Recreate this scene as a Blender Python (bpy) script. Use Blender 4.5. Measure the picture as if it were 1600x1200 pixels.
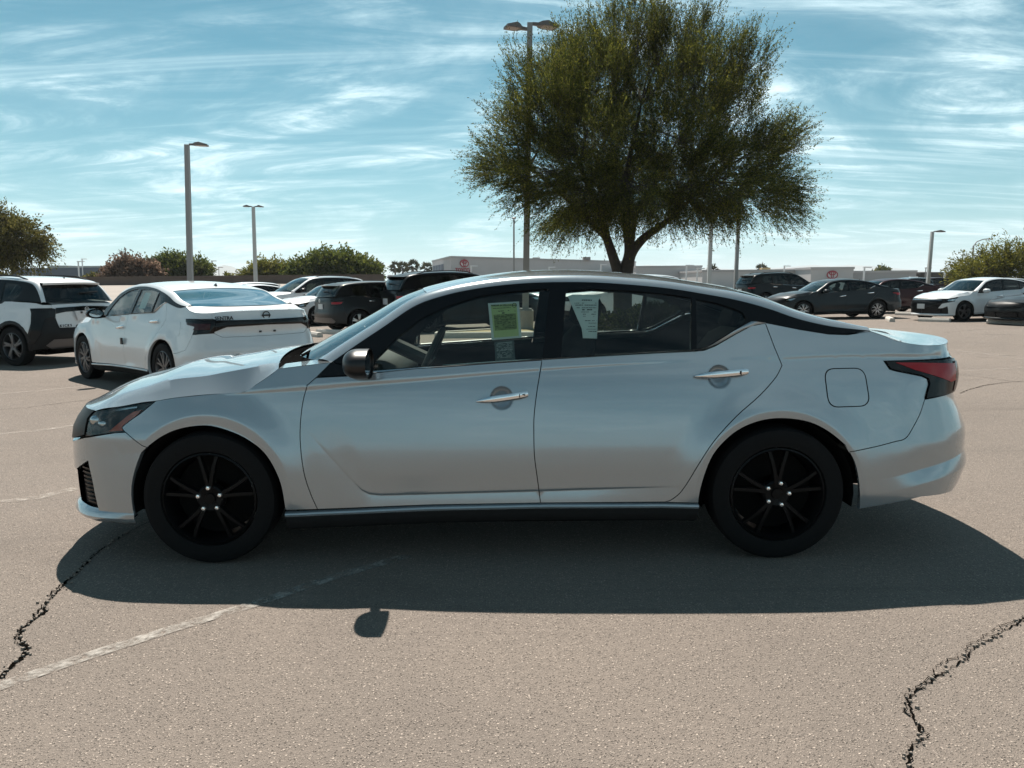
import bpy, math, random
import numpy as np
from mathutils import Vector, Matrix
from mathutils.geometry import delaunay_2d_cdt

for o in list(bpy.data.objects):
    bpy.data.objects.remove(o)
SC = bpy.context.scene
COL = SC.collection
rng = np.random.default_rng(7)
R = math.radians

# ---------------------------------------------------------------- camera
F_PX, PITCH, ROLL, CAM_H = 1200.0, math.atan(157 / 1200), R(-0.5), 1.382
cam_d = bpy.data.cameras.new('camera'); cam = bpy.data.objects.new('camera', cam_d); COL.objects.link(cam)
cam_d.sensor_fit = 'HORIZONTAL'; cam_d.sensor_width = 36.0; cam_d.lens = 36.0 * F_PX / 1600
cam_d.clip_start = 0.05; cam_d.clip_end = 60000
CAM_M = Matrix.Translation((0, 0, CAM_H)) @ Matrix.Rotation(math.pi / 2 - PITCH, 4, 'X') @ Matrix.Rotation(ROLL, 4, 'Z')
cam.matrix_world = CAM_M
SC.camera = cam

# ---------------------------------------------------------------- exposure
SC.view_settings.view_transform = 'Standard'; SC.view_settings.look = 'None'
SC.view_settings.exposure = EXPOSURE = 1.02
SC.view_settings.gamma = 1.0; SC.view_settings.use_curve_mapping = False

# ---------------------------------------------------------------- sun and sky
SUN_EL, SUN_AZ = R(57.3), R(-13.0)          # azimuth from +y towards +x
sun_dir = Vector((math.sin(SUN_AZ) * math.cos(SUN_EL), math.cos(SUN_AZ) * math.cos(SUN_EL), math.sin(SUN_EL)))
sl = bpy.data.lights.new('sun', 'SUN'); sl.energy = 5.0; sl.angle = R(0.5); sl.color = (1.0, 0.93, 0.84)
so = bpy.data.objects.new('sun', sl); COL.objects.link(so)
so.rotation_euler = (-sun_dir).to_track_quat('-Z', 'Y').to_euler(); so.location = (-20, 60, 120)

W = bpy.data.worlds.new('World'); SC.world = W; W.use_nodes = True
wn = W.node_tree.nodes; wl = W.node_tree.links; wn.clear()
def wnode(t, **k):
    n = wn.new(t)
    for a, b in k.items(): setattr(n, a, b)
    return n
w_out = wnode('ShaderNodeOutputWorld'); w_bg = wnode('ShaderNodeBackground'); w_bg.inputs['Strength'].default_value = 0.05
sky = wnode('ShaderNodeTexSky', sky_type='NISHITA'); sky.sun_disc = False
sky.sun_elevation = SUN_EL; sky.sun_rotation = SUN_AZ; sky.altitude = 300; sky.air_density = 0.85; sky.dust_density = 0.35; sky.ozone_density = 1.0
w_tc = wnode('ShaderNodeTexCoord'); w_sep = wnode('ShaderNodeSeparateXYZ')
wl.new(w_tc.outputs['Generated'], w_sep.inputs[0])
def wmath(op, a, b=None, c=None):
    n = wnode('ShaderNodeMath', operation=op)
    for i, v in enumerate((a, b, c)):
        if v is None: continue
        if isinstance(v, (int, float)): n.inputs[i].default_value = v
        else: wl.new(v, n.inputs[i])
    return n.outputs[0]
# thin cirrus on a flat layer high above: direction divided by its height
zc = wmath('ADD', wmath('MAXIMUM', w_sep.outputs['Z'], 0.0), 0.13)
cx = wmath('DIVIDE', w_sep.outputs['X'], zc); cy = wmath('DIVIDE', w_sep.outputs['Y'], zc)
def wcloud(sx, sy, ang, scale, detail, rough, dist, seed):
    cmb = wnode('ShaderNodeCombineXYZ'); wl.new(cx, cmb.inputs[0]); wl.new(cy, cmb.inputs[1]); cmb.inputs[2].default_value = seed
    mp = wnode('ShaderNodeMapping'); wl.new(cmb.outputs[0], mp.inputs[0])
    mp.inputs['Rotation'].default_value = (0, 0, ang); mp.inputs['Scale'].default_value = (sx, sy, 1)
    nz = wnode('ShaderNodeTexNoise'); wl.new(mp.outputs[0], nz.inputs['Vector'])
    nz.inputs['Scale'].default_value = scale; nz.inputs['Detail'].default_value = detail
    nz.inputs['Roughness'].default_value = rough; nz.inputs['Distortion'].default_value = dist
    return nz.outputs['Fac']
def wramp(v, lo, hi):
    n = wnode('ShaderNodeMapRange', interpolation_type='SMOOTHSTEP'); wl.new(v, n.inputs[0])
    n.inputs[1].default_value = lo; n.inputs[2].default_value = hi; return n.outputs[0]
veil = wramp(wcloud(0.75, 1.0, 0.5, 0.75, 7, 0.60, 1.4, 3.1), 0.38, 0.64)
wisp = wramp(wcloud(0.55, 1.5, 0.6, 1.5, 11, 0.68, 2.4, 9.4), 0.40, 0.70)
streak = wramp(wcloud(0.14, 2.2, 0.22, 1.5, 8, 0.6, 0.9, 1.7), 0.55, 0.78)
cl = wmath('ADD', wmath('MULTIPLY', veil, 0.16), wmath('ADD', wmath('MULTIPLY', wmath('MULTIPLY', wisp, wmath('ADD', wmath('MULTIPLY', veil, 0.90), 0.10)), 0.90), wmath('MULTIPLY', streak, 0.45)))
thin = wmath('DIVIDE', 0.42, wmath('ADD', w_sep.outputs['Z'], 0.16))        # a thin layer looks denser at a slant
cl = wmath('MINIMUM', wmath('MULTIPLY', cl, wmath('MINIMUM', thin, 1.25)), 0.9)
tint = wnode('ShaderNodeMix', data_type='RGBA', blend_type='MULTIPLY'); tint.inputs['Factor'].default_value = 1.0
desat = wnode('ShaderNodeHueSaturation'); desat.inputs['Saturation'].default_value = 0.80; wl.new(sky.outputs[0], desat.inputs['Color'])
wl.new(desat.outputs[0], tint.inputs['A']); tint.inputs['B'].default_value = (0.17, 0.70, 0.73, 1)
cmix = wnode('ShaderNodeMix', data_type='RGBA'); wl.new(cl, cmix.inputs['Factor'])
wl.new(tint.outputs['Result'], cmix.inputs['A']); cmix.inputs['B'].default_value = (11.0, 13.6, 14.2, 1)
low = wmath('EXPONENT', wmath('MULTIPLY', wmath('MAXIMUM', w_sep.outputs['Z'], 0.0), -9.0))      # pale air near the horizon
hmix = wnode('ShaderNodeMix', data_type='RGBA'); wl.new(wmath('MULTIPLY', low, 0.70), hmix.inputs['Factor'])
wl.new(cmix.outputs['Result'], hmix.inputs['A']); hmix.inputs['B'].default_value = (6.0, 8.6, 9.2, 1)
wl.new(hmix.outputs['Result'], w_bg.inputs['Color']); wl.new(w_bg.outputs[0], w_out.inputs[0])
# ---------------------------------------------------------------- car surface maths
def interp(x, pts):
    xs = np.array([p[0] for p in pts], float); ys = np.array([p[1] for p in pts], float)
    return np.interp(x, xs, ys)

def pchip(x, pts):
    """monotone cubic through (x, y) points, clamped outside"""
    xs = np.array([p[0] for p in pts], float); ys = np.array([p[1] for p in pts], float)
    x = np.clip(np.asarray(x, float), xs[0], xs[-1])
    h = np.diff(xs); d = np.diff(ys) / h
    m = np.zeros(len(xs))
    if len(xs) > 2:
        w1 = 2 * h[1:] + h[:-1]; w2 = h[1:] + 2 * h[:-1]
        ok = d[:-1] * d[1:] > 0
        dm = np.where(ok, (w1 + w2) / (w1 / np.where(ok, d[:-1], 1) + w2 / np.where(ok, d[1:], 1)), 0)
        m[1:-1] = dm
    m[0] = d[0]; m[-1] = d[-1]
    i = np.clip(np.searchsorted(xs, x) - 1, 0, len(h) - 1)
    t = (x - xs[i]) / h[i]
    a = ys[i]; b = ys[i + 1]
    return ((2*t**3 - 3*t**2 + 1) * a + (t**3 - 2*t**2 + t) * h[i] * m[i]
            + (-2*t**3 + 3*t**2) * b + (t**3 - t**2) * h[i] * m[i + 1])

def sstep(a, b, x):
    t = np.clip((x - a) / (b - a), 0, 1)
    return t * t * (3 - 2 * t)

class Shape:
    """lower body wrapped around the plan outline: P(s, z); greenhouse side: G(x, z)"""
    rear_low = None; band = [(-2, 0), (2, 0)]
    def __init__(self, **k):
        self.__dict__.update(k)
    def low_slope(self, x):
        return np.sqrt(1 + ((interp(x + .02, self.low) - interp(x - .02, self.low)) / .04)**2)
    def width(self, x, z):
        x = np.asarray(x, float); z = np.asarray(z, float)
        B = pchip(x, self.plan)
        zc = pchip(x, self.crease); zb = pchip(x, self.belt)
        lo = pchip(z, self.section)                         # inset below the crease, by height
        lo_c = pchip(zc, self.section)
        d = z - zc; bw = interp(x, self.band)                  # narrow band above the crease that leans out, then the shoulder
        up = lo_c - 0.10 * np.minimum(d, bw) + self.up_tilt * np.maximum(0, d - bw)
        inset = np.where(z <= zc, lo, up)
        y = B - inset
        if self.low is not None:
            zl = interp(x, self.low); f = interp(x, self.low_fade)
            d = (zl - z) / self.low_slope(x)
            y = y - f * (0.009 * sstep(-0.15, -0.010, d) + 0.005 * sstep(-0.012, 0.0, d)) * (1 - np.clip(d / .08, 0, 1))
        for hx in (self.hub_f, self.hub_r):
            r = np.hypot(x - hx, z - self.hub_z); k = sstep(self.hub_z - 0.15, self.hub_z + 0.10, z); rl = self.arch_r + self.lip
            y = y + self.flare * (1 - sstep(rl - .03, rl + 0.15, r)) * k
            lipz = np.clip((self.arch_r + self.lip - r) / self.lip, 0, 1)          # flat lip, turned a little under
            y = y - self.flare * .55 * lipz * k * (r < rl + .2)
        return y
    def features(self):
        """polylines along which the surface bends sharply, with the offsets where points are needed"""
        out = []
        xs = np.r_[np.linspace(-2.1, -1.36, 30), np.linspace(-1.35, 1.2, 260), np.linspace(1.22, 2.3, 40)]; zc = pchip(xs, self.crease)
        bw = interp(xs, self.band)
        for d in (-.03, -.008, .0, .5, 1., 1.0): out.append(np.stack([xs, zc + (d if d <= 0 else bw*d)], -1))
        for d in (.012, .03): out.append(np.stack([xs, zc + bw + d], -1))
        if self.low is not None:
            xs = np.r_[np.linspace(self.low[0][0], -.55, 80), np.linspace(-.54, self.low[-1][0], 70)]; zl = interp(xs, self.low); ls = self.low_slope(xs)
            for d in (-.075, -.045, -.023, -.012, -.004, .003, .010, .020, .03, .045): out.append(np.stack([xs, zl - d*ls], -1))
        a = np.linspace(math.radians(-20), math.radians(200), 70)
        for hx in (self.hub_f, self.hub_r):
            for d in (.012, .028, self.lip - .012, self.lip - .003, self.lip + .008, self.lip + .022, self.lip + .038, self.lip + .055, self.lip + .08):
                r = self.arch_r + d; out.append(np.stack([hx + r*np.cos(a), self.hub_z + r*np.sin(a)], -1))
        if self.rear_low is not None:
            ss = np.linspace(self.s1 - .03, self.s1 + self.Lr, 60); zl = interp(ss, self.rear_low)
            for d in (-.09, -.05, -.02, -.003, .003, .02, .036, .05, .068, .075): out.append(np.stack([ss, zl - d], -1))
        return out
    def P(self, s, z):
        s = np.asarray(s, float); z = np.asarray(z, float)
        s, z = np.broadcast_arrays(s, z)
        xs = np.clip(s, self.s0, self.s1)
        y = self.width(xs, z); x = xs.copy()
        t = np.clip((self.s0 - s) / self.Lf, 0, 1)          # front corner
        xn = pchip(z, self.nose); a = self.Lf * self.ka_f
        c1 = self.s0 - a; b = y * self.kb_f
        xf = (1-t)**3 * self.s0 + 3*(1-t)**2*t * c1 + 3*(1-t)*t**2 * xn + t**3 * xn
        yf = (1-t)**3 * y + 3*(1-t)**2*t * (y - self.toe_f * a) + 3*(1-t)*t**2 * b
        x = np.where(s < self.s0, xf, x); yy = np.where(s < self.s0, yf, y)
        t = np.clip((s - self.s1) / self.Lr, 0, 1)          # rear corner
        xt = pchip(z, self.tail); a = self.Lr * self.ka_r
        c1 = self.s1 + a; b = y * self.kb_r
        xf = (1-t)**3 * self.s1 + 3*(1-t)**2*t * c1 + 3*(1-t)*t**2 * xt + t**3 * xt
        yf = (1-t)**3 * y + 3*(1-t)**2*t * (y - self.toe_r * a) + 3*(1-t)*t**2 * b
        x = np.where(s > self.s1, xf, x); yy = np.where(s > self.s1, yf, yy)
        if self.rear_low is not None:                       # shelf across the lower rear bumper
            d = interp(s, self.rear_low) - z; f = sstep(self.s1 - .03, self.s1 + .30, s)
            e = f * (0.008 * np.clip(d / .07, 0, 1) - 0.014 * sstep(-.12, -.002, d) * (1 - np.clip(d / .07, 0, 1)))
            k = sstep(self.s1 + .35, self.s1 + .75, s); x = x + e * k; yy = yy + e * (1 - .6*k)
        return np.stack([x, yy, z], -1)
    def G(self, x, z):
        x = np.asarray(x, float); z = np.asarray(z, float)
        x, z = np.broadcast_arrays(x, z)
        zb = pchip(x, self.belt)
        h = np.maximum(z - zb, -0.1)
        y = pchip(x, self.glass_plan) - self.tumble * h - self.tumble2 * h * h
        return np.stack([x, y, z], -1)
def sedan_shape():
    return Shape(
        hub_f=-1.4125, hub_r=1.4125, hub_z=0.335, arch_r=0.372, lip=0.046, flare=0.018,
        s0=-1.70, s1=1.85, Lf=1.05, Lr=1.05, ka_f=0.36, kb_f=0.72, ka_r=0.40, kb_r=0.97, toe_f=0.08, toe_r=0.04,
        plan=[(-1.8, .905), (-1.2, .918), (0, .925), (1.2, .922), (1.9, .895)],
        crease=[(-2.2, .80), (-1.6, .838), (-1.24, .854), (-.9, .870), (-.656, .889), (-.374, .909), (.229, .953), (.727, .982), (1.36, 1.007), (1.76, 1.02), (2.4, 1.0)],
        belt=[(-1.2, .945), (-.8, .955), (0.1, 1.0), (0.9, 1.04), (1.4, 1.07), (1.9, 1.08)],
        section=[(.16, .060), (.22, .022), (.28, .012), (.35, .009), (.45, .009), (.55, .014), (.65, .026), (.75, .042), (.9, .074), (1.0, .104)],
        up_tilt=0.30, band=[(-1.35, .0), (-1.15, .012), (-.9, .022), (-.4, .016), (.23, .012), (.7, .005), (1.0, .0), (2.6, .0)], low=[(-1.1, .85), (-.881, .637), (-.77, .51), (-.695, .422), (-.65, .372), (-.61, .352), (-.55, .347), (.25, .362), (.9, .378)],
        low_fade=[(-.93, 0), (-.86, .12), (-.70, .45), (-.60, 1), (.45, 1), (.85, .3), (1.1, 0)],
        nose=[(.15, -2.30), (.25, -2.36), (.5, -2.37), (.62, -2.36), (.72, -2.30), (.8, -2.2)],
        tail=[(.16, 2.40), (.24, 2.45), (.30, 2.52), (.36, 2.55), (.50, 2.605), (.60, 2.595), (.7, 2.55), (.8, 2.50), (.9, 2.53), (.96, 2.52), (1.0, 2.48), (1.08, 2.47)],
        glass_plan=[(-1.0, .80), (-.6, .822), (.2, .830), (.9, .828), (1.2, .822), (1.5, .80), (1.9, .765)], rear_low=[(1.80, .385), (1.95, .412), (2.10, .447), (2.38, .500), (2.9, .52)], tumble=.42, tumble2=.12)
SEDAN = {
    'hood_side': [(-2.05, 0.762), (-1.96, 0.783), (-1.855, 0.794), (-1.719, 0.818), (-1.659, 0.824), (-1.561, 0.839), (-1.402, 0.854), (-1.22, 0.865), (-1.164, 0.899), (-1.096, 0.945), (-1.056, 0.975)],
    'hood_crease': [(-1.722, 0.867), (-1.565, 0.913), (-1.406, 0.93), (-1.327, 0.945), (-1.057, 0.987), (-0.85, 0.998)],
    'headlamp': [(-1.659, 0.824), (-1.697, 0.794), (-1.734, 0.762), (-1.776, 0.734), (-1.82, 0.701), (-1.826, 0.692), (-1.808, 0.673), (-1.884, 0.663), (-1.989, 0.648), (-2.083, 0.63), (-2.099, 0.675), (-2.115, 0.714), (-2.09, 0.736), (-2.05, 0.762)],
    'amber': [(-1.919, 0.671), (-1.891, 0.69), (-1.819, 0.745), (-1.781, 0.771), (-1.737, 0.781), (-1.773, 0.743), (-1.817, 0.714), (-1.831, 0.698), (-1.824, 0.68)],
    'bump_top': [(-2.309, 0.576), (-2.09, 0.626), (-1.865, 0.667), (-1.804, 0.672)],
    'bump_fender': [(-1.804, 0.672), (-1.757, 0.637), (-1.721, 0.609), (-1.697, 0.6)],
    'lip': [(-2.045, 0.24), (-1.789, 0.252)],
    'lip_bot': [(-2.129, 0.18), (-1.793, 0.23)],
    'intake': [(-2.202, 0.45), (-2.062, 0.511), (-2.037, 0.415), (-2.014, 0.248), (-2.096, 0.27), (-2.119, 0.329), (-2.172, 0.377)],
    'fender_door': [(-0.794, 1.004), (-0.864, 0.934), (-0.91, 0.895), (-0.93, 0.823), (-0.942, 0.73), (-0.945, 0.631), (-0.929, 0.474), (-0.902, 0.367), (-0.871, 0.282)],
    'mirror_tri': [(-0.794, 1.004), (-0.864, 0.932), (-0.716, 0.939), (-0.59, 0.953)],
    'door_top': [(-0.864, 0.931), (-0.716, 0.937), (-0.59, 0.95), (-0.376, 0.97), (-0.218, 0.978), (0.019, 0.994), (0.247, 1.006)],
    'b_shut': [(0.247, 1.011), (0.233, 0.931), (0.219, 0.854), (0.204, 0.737), (0.202, 0.659), (0.204, 0.544), (0.219, 0.421), (0.233, 0.305)],
    'rd_top': [(0.247, 1.008), (0.494, 1.021), (0.811, 1.035), (0.983, 1.041), (1.05, 1.045), (1.105, 1.065), (1.213, 1.123), (1.292, 1.163), (1.363, 1.175)],
    'rd_rear': [(1.363, 1.175), (1.4, 1.059), (1.434, 0.969), (1.398, 0.911), (1.315, 0.828), (1.194, 0.729), (1.08, 0.608), (1.003, 0.491), (0.928, 0.361), (0.881, 0.317), (0.85, 0.305)],
    'door_bot': [(-0.871, 0.282), (-0.302, 0.3), (0.233, 0.305), (0.85, 0.305)],
    'sill_top': [(-1.018, 0.27), (-0.302, 0.296), (0.233, 0.303), (0.85, 0.301), (1.008, 0.297)],
    'sill_bot': [(-1.02, 0.249), (-0.381, 0.271), (0.249, 0.278), (0.85, 0.288), (1.008, 0.29)],
    'low': [(-0.882, 0.637), (-0.826, 0.574), (-0.771, 0.51), (-0.696, 0.423), (-0.635, 0.36), (-0.588, 0.347), (-0.303, 0.351), (0.251, 0.368), (0.724, 0.384)],
    'crease': [(-1.243, 0.853), (-1.085, 0.861), (-0.905, 0.869), (-0.659, 0.889), (-0.376, 0.908), (0.23, 0.952), (0.73, 0.981), (1.365, 1.007), (1.769, 1.024)],
    'crease_top': [(-1.242, 0.862), (-0.904, 0.891), (-0.375, 0.924), (0.23, 0.965)],
    'soft': [(0.213, 0.854), (0.649, 0.918), (1.004, 0.961), (1.363, 0.966), (1.589, 0.973), (1.94, 0.983)],
    'fuel': [(1.65, 0.932), (1.674, 0.947), (1.83, 0.948), (1.853, 0.926), (1.864, 0.82), (1.86, 0.789), (1.836, 0.771), (1.706, 0.764), (1.675, 0.777), (1.66, 0.808)],
    'tail': [(1.937, 0.983), (2.45, 0.977), (2.26, 0.802), (2.139, 0.795), (2.163, 0.866), (2.155, 0.891), (2.121, 0.905), (1.989, 0.933), (1.959, 0.943)],
    'tail_red': [(1.978, 0.973), (2.494, 0.954), (2.348, 0.891), (2.264, 0.906)],
    'q_bump': [(2.139, 0.792), (2.103, 0.727), (2.052, 0.651), (2.025, 0.614), (2.003, 0.599), (1.974, 0.593), (1.862, 0.564), (1.752, 0.547)],
    'bump_bot': [(1.821, 0.253), (2.112, 0.309), (2.356, 0.31), (2.427, 0.341)],
    'trunk_side': [(1.883, 1.132), (1.942, 1.109), (2.003, 1.083), (2.108, 1.062)],
    'q_top': [(1.883, 1.128), (1.776, 1.114), (1.679, 1.118), (1.535, 1.142), (1.376, 1.175), (1.296, 1.183)],
    'arch_f': [(-1.791, 0.237), (-1.784, 0.403), (-1.73, 0.564), (-1.697, 0.6), (-1.634, 0.646), (-1.554, 0.683), (-1.46, 0.701), (-1.38, 0.701), (-1.279, 0.672), (-1.201, 0.634), (-1.122, 0.572), (-1.068, 0.483), (-1.041, 0.396), (-1.03, 0.28)],
    'arch_r': [(1.017, 0.216), (1.013, 0.32), (1.035, 0.434), (1.08, 0.545), (1.159, 0.631), (1.238, 0.68), (1.333, 0.709), (1.435, 0.714), (1.556, 0.694), (1.651, 0.646), (1.73, 0.582), (1.779, 0.496), (1.808, 0.382), (1.824, 0.253)],
    'handle_f': [(-0.077, 0.813), (0.175, 0.845), (0.046, 0.824)],
    'handle_r': [(0.993, 0.924), (1.257, 0.943), (1.119, 0.917)],
    'rb_crease': [(1.808, 0.382), (1.949, 0.415), (2.107, 0.461), (2.398, 0.514)],
    'rb_crease2': [(1.949, 0.406), (2.099, 0.428), (2.396, 0.44)],
    'frame_out': [(-0.801, 1.001), (-0.685, 1.081), (-0.544, 1.174), (-0.386, 1.277), (-0.225, 1.33), (-0.062, 1.361), (0.101, 1.379), (0.265, 1.387), (0.508, 1.385), (0.75, 1.367), (0.91, 1.349), (1.069, 1.322), (1.227, 1.291), (1.385, 1.247), (1.542, 1.192), (1.703, 1.155), (1.817, 1.141), (1.896, 1.132)],
    'belt_glass': [(-0.593, 0.961), (-0.377, 0.975), (-0.218, 0.984), (0.019, 0.999), (0.246, 1.011), (0.493, 1.026), (0.808, 1.043), (0.979, 1.049), (1.02, 1.052), (1.061, 1.061), (1.128, 1.097), (1.212, 1.145), (1.293, 1.185), (1.376, 1.175), (1.536, 1.142), (1.681, 1.118), (1.78, 1.117), (1.896, 1.131)],
    'glass_f': [(-0.593, 0.961), (-0.576, 1.019), (-0.477, 1.117), (-0.352, 1.213), (-0.223, 1.272), (-0.061, 1.319), (0.101, 1.34), (0.267, 1.352), (0.29, 1.348), (0.266, 1.168), (0.246, 1.011)],
    'pill': [(0.246, 1.011), (0.341, 1.017), (0.34, 1.183), (0.377, 1.351)],
    'glass_r': [(0.341, 1.017), (0.377, 1.341), (0.507, 1.35), (0.748, 1.335), (0.908, 1.317), (1.003, 1.301), (0.979, 1.049)],
    'quarter': [(1.01, 1.05), (1.028, 1.294), (1.128, 1.274), (1.221, 1.242), (1.252, 1.226), (1.268, 1.192), (1.212, 1.152), (1.128, 1.103), (1.062, 1.067)],
    'sheet_y': [(-0.022, 1.29), (0.136, 1.298), (0.147, 1.119), (-0.003, 1.108)],
    'sheet_s': [(0.01, 1.099), (0.108, 1.107), (0.114, 1.012), (0.016, 1.007)],
    'sheet_w': [(0.392, 1.325), (0.544, 1.327), (0.519, 1.12), (0.446, 1.12)],
    'mirror': [(-0.749, 1.01), (-0.67, 1.09), (-0.598, 1.007), (-0.662, 0.943)],
}
def suv_shape():
    return Shape(
        hub_f=-1.33, hub_r=1.33, hub_z=0.345, arch_r=0.385, lip=0.05, flare=0.014,
        s0=-1.60, s1=1.66, Lf=0.92, Lr=0.86, ka_f=0.36, kb_f=0.78, ka_r=0.40, kb_r=0.95, toe_f=0.08, toe_r=0.05,
        plan=[(-1.7, .885), (-1.1, .895), (0, .90), (1.1, .895), (1.8, .87)],
        crease=[(-2.1, .88), (-1.5, .90), (-.9, .93), (.3, .97), (1.2, 1.02), (2.1, 1.03)],
        belt=[(-1.1, .98), (.2, 1.02), (1.1, 1.07), (2.0, 1.10)],
        section=[(.20, .050), (.26, .012), (.34, .006), (.5, .008), (.68, .018), (.82, .035), (.95, .062), (1.05, .085)],
        up_tilt=0.30, low=[(-1.0, .55), (-.6, .42), (.6, .43)], low_fade=[(-1.0, 0), (-.7, 1), (.5, 1), (.9, 0)],
        nose=[(.2, -2.12), (.35, -2.18), (.6, -2.20), (.8, -2.17), (.95, -2.08)],
        tail=[(.22, 2.04), (.34, 2.12), (.55, 2.16), (.75, 2.13), (.95, 2.12), (1.1, 2.07)],
        glass_plan=[(-1.0, .78), (-.5, .805), (.6, .808), (1.4, .79), (2.05, .745)], tumble=.30, tumble2=.12)
def circ(cx, cz, r, a0, a1, n=14):
    return [(cx + r*math.cos(R(a0 + (a1 - a0)*k/n)), cz + r*math.sin(R(a0 + (a1 - a0)*k/n))) for k in range(n + 1)]
SUV = dict(
    hood_side=[(-1.93, .865), (-1.75, .895), (-1.5, .92), (-1.2, .945), (-1.0, .985)],
    hood_crease=[(-1.93, .885), (-1.5, .965), (-1.2, 1.0), (-1.0, 1.01)],
    headlamp=[(-1.62, .905), (-1.68, .86), (-1.72, .80), (-1.80, .76), (-2.05, .74), (-2.08, .80), (-1.93, .862), (-1.75, .892)],
    bump_top=[(-2.52, .70), (-2.05, .735), (-1.80, .755)],
    bump_fender=[(-1.72, .80), (-1.70, .70), (-1.66, .54)],
    intake=[(-2.15, .42), (-1.98, .52), (-1.93, .42), (-1.93, .28), (-2.1, .28)],
    fender_door=[(-.86, 1.03), (-.88, .95), (-.90, .75), (-.89, .5), (-.84, .30)],
    mirror_tri=[(-.80, 1.05), (-.86, .985), (-.70, .99), (-.60, 1.0)],
    door_top=[(-.86, .98), (-.6, .99), (-.2, 1.0), (.2, 1.02)],
    b_shut=[(.2, 1.02), (.19, .8), (.18, .5), (.20, .30)],
    rd_top=[(.2, 1.02), (.6, 1.04), (.95, 1.06), (1.08, 1.09), (1.12, 1.12)],
    rd_rear=[(1.12, 1.12), (1.16, 1.0), (1.12, .85), (1.02, .70), (.93, .55), (.90, .40), (.86, .30)],
    door_bot=[(-.84, .30), (.20, .30), (.86, .30)],
    fuel=[(1.50, .90), (1.52, .92), (1.66, .92), (1.68, .90), (1.68, .80), (1.66, .78), (1.52, .78), (1.50, .80)],
    tail=[(1.74, 1.0), (2.05, 1.0), (2.20, .97), (2.20, .84), (2.0, .83), (1.80, .86)],
    q_bump=[(1.80, .83), (1.76, .66), (1.70, .52)],
    bump_bot=[(1.70, .27), (1.95, .30), (2.25, .30)],
    trunk_side=[(1.70, 1.10), (1.86, 1.09), (2.0, 1.06)],
    q_top=[(1.70, 1.10), (1.5, 1.11), (1.3, 1.12), (1.12, 1.12)],
    arch_f=circ(-1.33, .345, .385, 190, -10), arch_r=list(reversed(circ(1.33, .345, .385, -10, 190))),
    handle_f=[(-.08, .90), (.12, .91), (.02, .90)], handle_r=[(.80, .95), (1.0, .96), (.9, .95)],
    frame_out=[(-.86, 1.03), (-.6, 1.20), (-.35, 1.36), (-.15, 1.45), (.1, 1.49), (.5, 1.51), (1.0, 1.50), (1.4, 1.47), (1.68, 1.42), (1.80, 1.34), (1.90, 1.22), (1.98, 1.10)],
    belt_glass=[(-.62, 1.0), (-.2, 1.01), (.2, 1.03), (.6, 1.05), (.95, 1.07), (1.10, 1.11), (1.5, 1.13), (1.7, 1.12), (1.98, 1.10)],
    glass_f=[(-.60, 1.01), (-.55, 1.10), (-.36, 1.26), (-.15, 1.39), (.0, 1.43), (.17, 1.45), (.15, 1.2), (.15, 1.03)],
    glass_r=[(.25, 1.04), (.27, 1.45), (.5, 1.46), (.9, 1.45), (.95, 1.2), (.93, 1.08)],
    quarter=[(1.03, 1.12), (1.03, 1.44), (1.3, 1.42), (1.48, 1.36), (1.45, 1.22), (1.35, 1.14)],
)
# ---------------------------------------------------------------- helpers
def at(px, py, Y):
    """point of the photograph's ray (px, py) at the depth Y: used to read real positions"""
    d = CAM_M.to_3x3() @ Vector(((px - 800) / F_PX, -(py - 600) / F_PX, -1))
    return Vector((0, 0, CAM_H)) + d * (Y / d.y)
def on_ground(px, py, z=0.0):
    d = CAM_M.to_3x3() @ Vector(((px - 800) / F_PX, -(py - 600) / F_PX, -1))
    return Vector((0, 0, CAM_H)) + d * ((z - CAM_H) / d.z)

def tag(o, label=None, cat=None, group=None, kind=None):
    if label: o['label'] = label
    if cat: o['category'] = cat
    if group: o['group'] = group
    if kind: o['kind'] = kind
    return o
def thing(name, label, cat, loc=(0, 0, 0), rz=0.0, group=None, kind=None):
    o = bpy.data.objects.new(name, None); COL.objects.link(o)
    o.empty_display_size = 0.2
    o.location = loc; o.rotation_euler = (0, 0, rz)
    return tag(o, label, cat, group, kind)
def link(name, me, parent=None, mat=None):
    o = bpy.data.objects.new(name, me); COL.objects.link(o)
    if parent: o.parent = parent
    if mat is not None and not me.materials: me.materials.append(mat)
    return o

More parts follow.
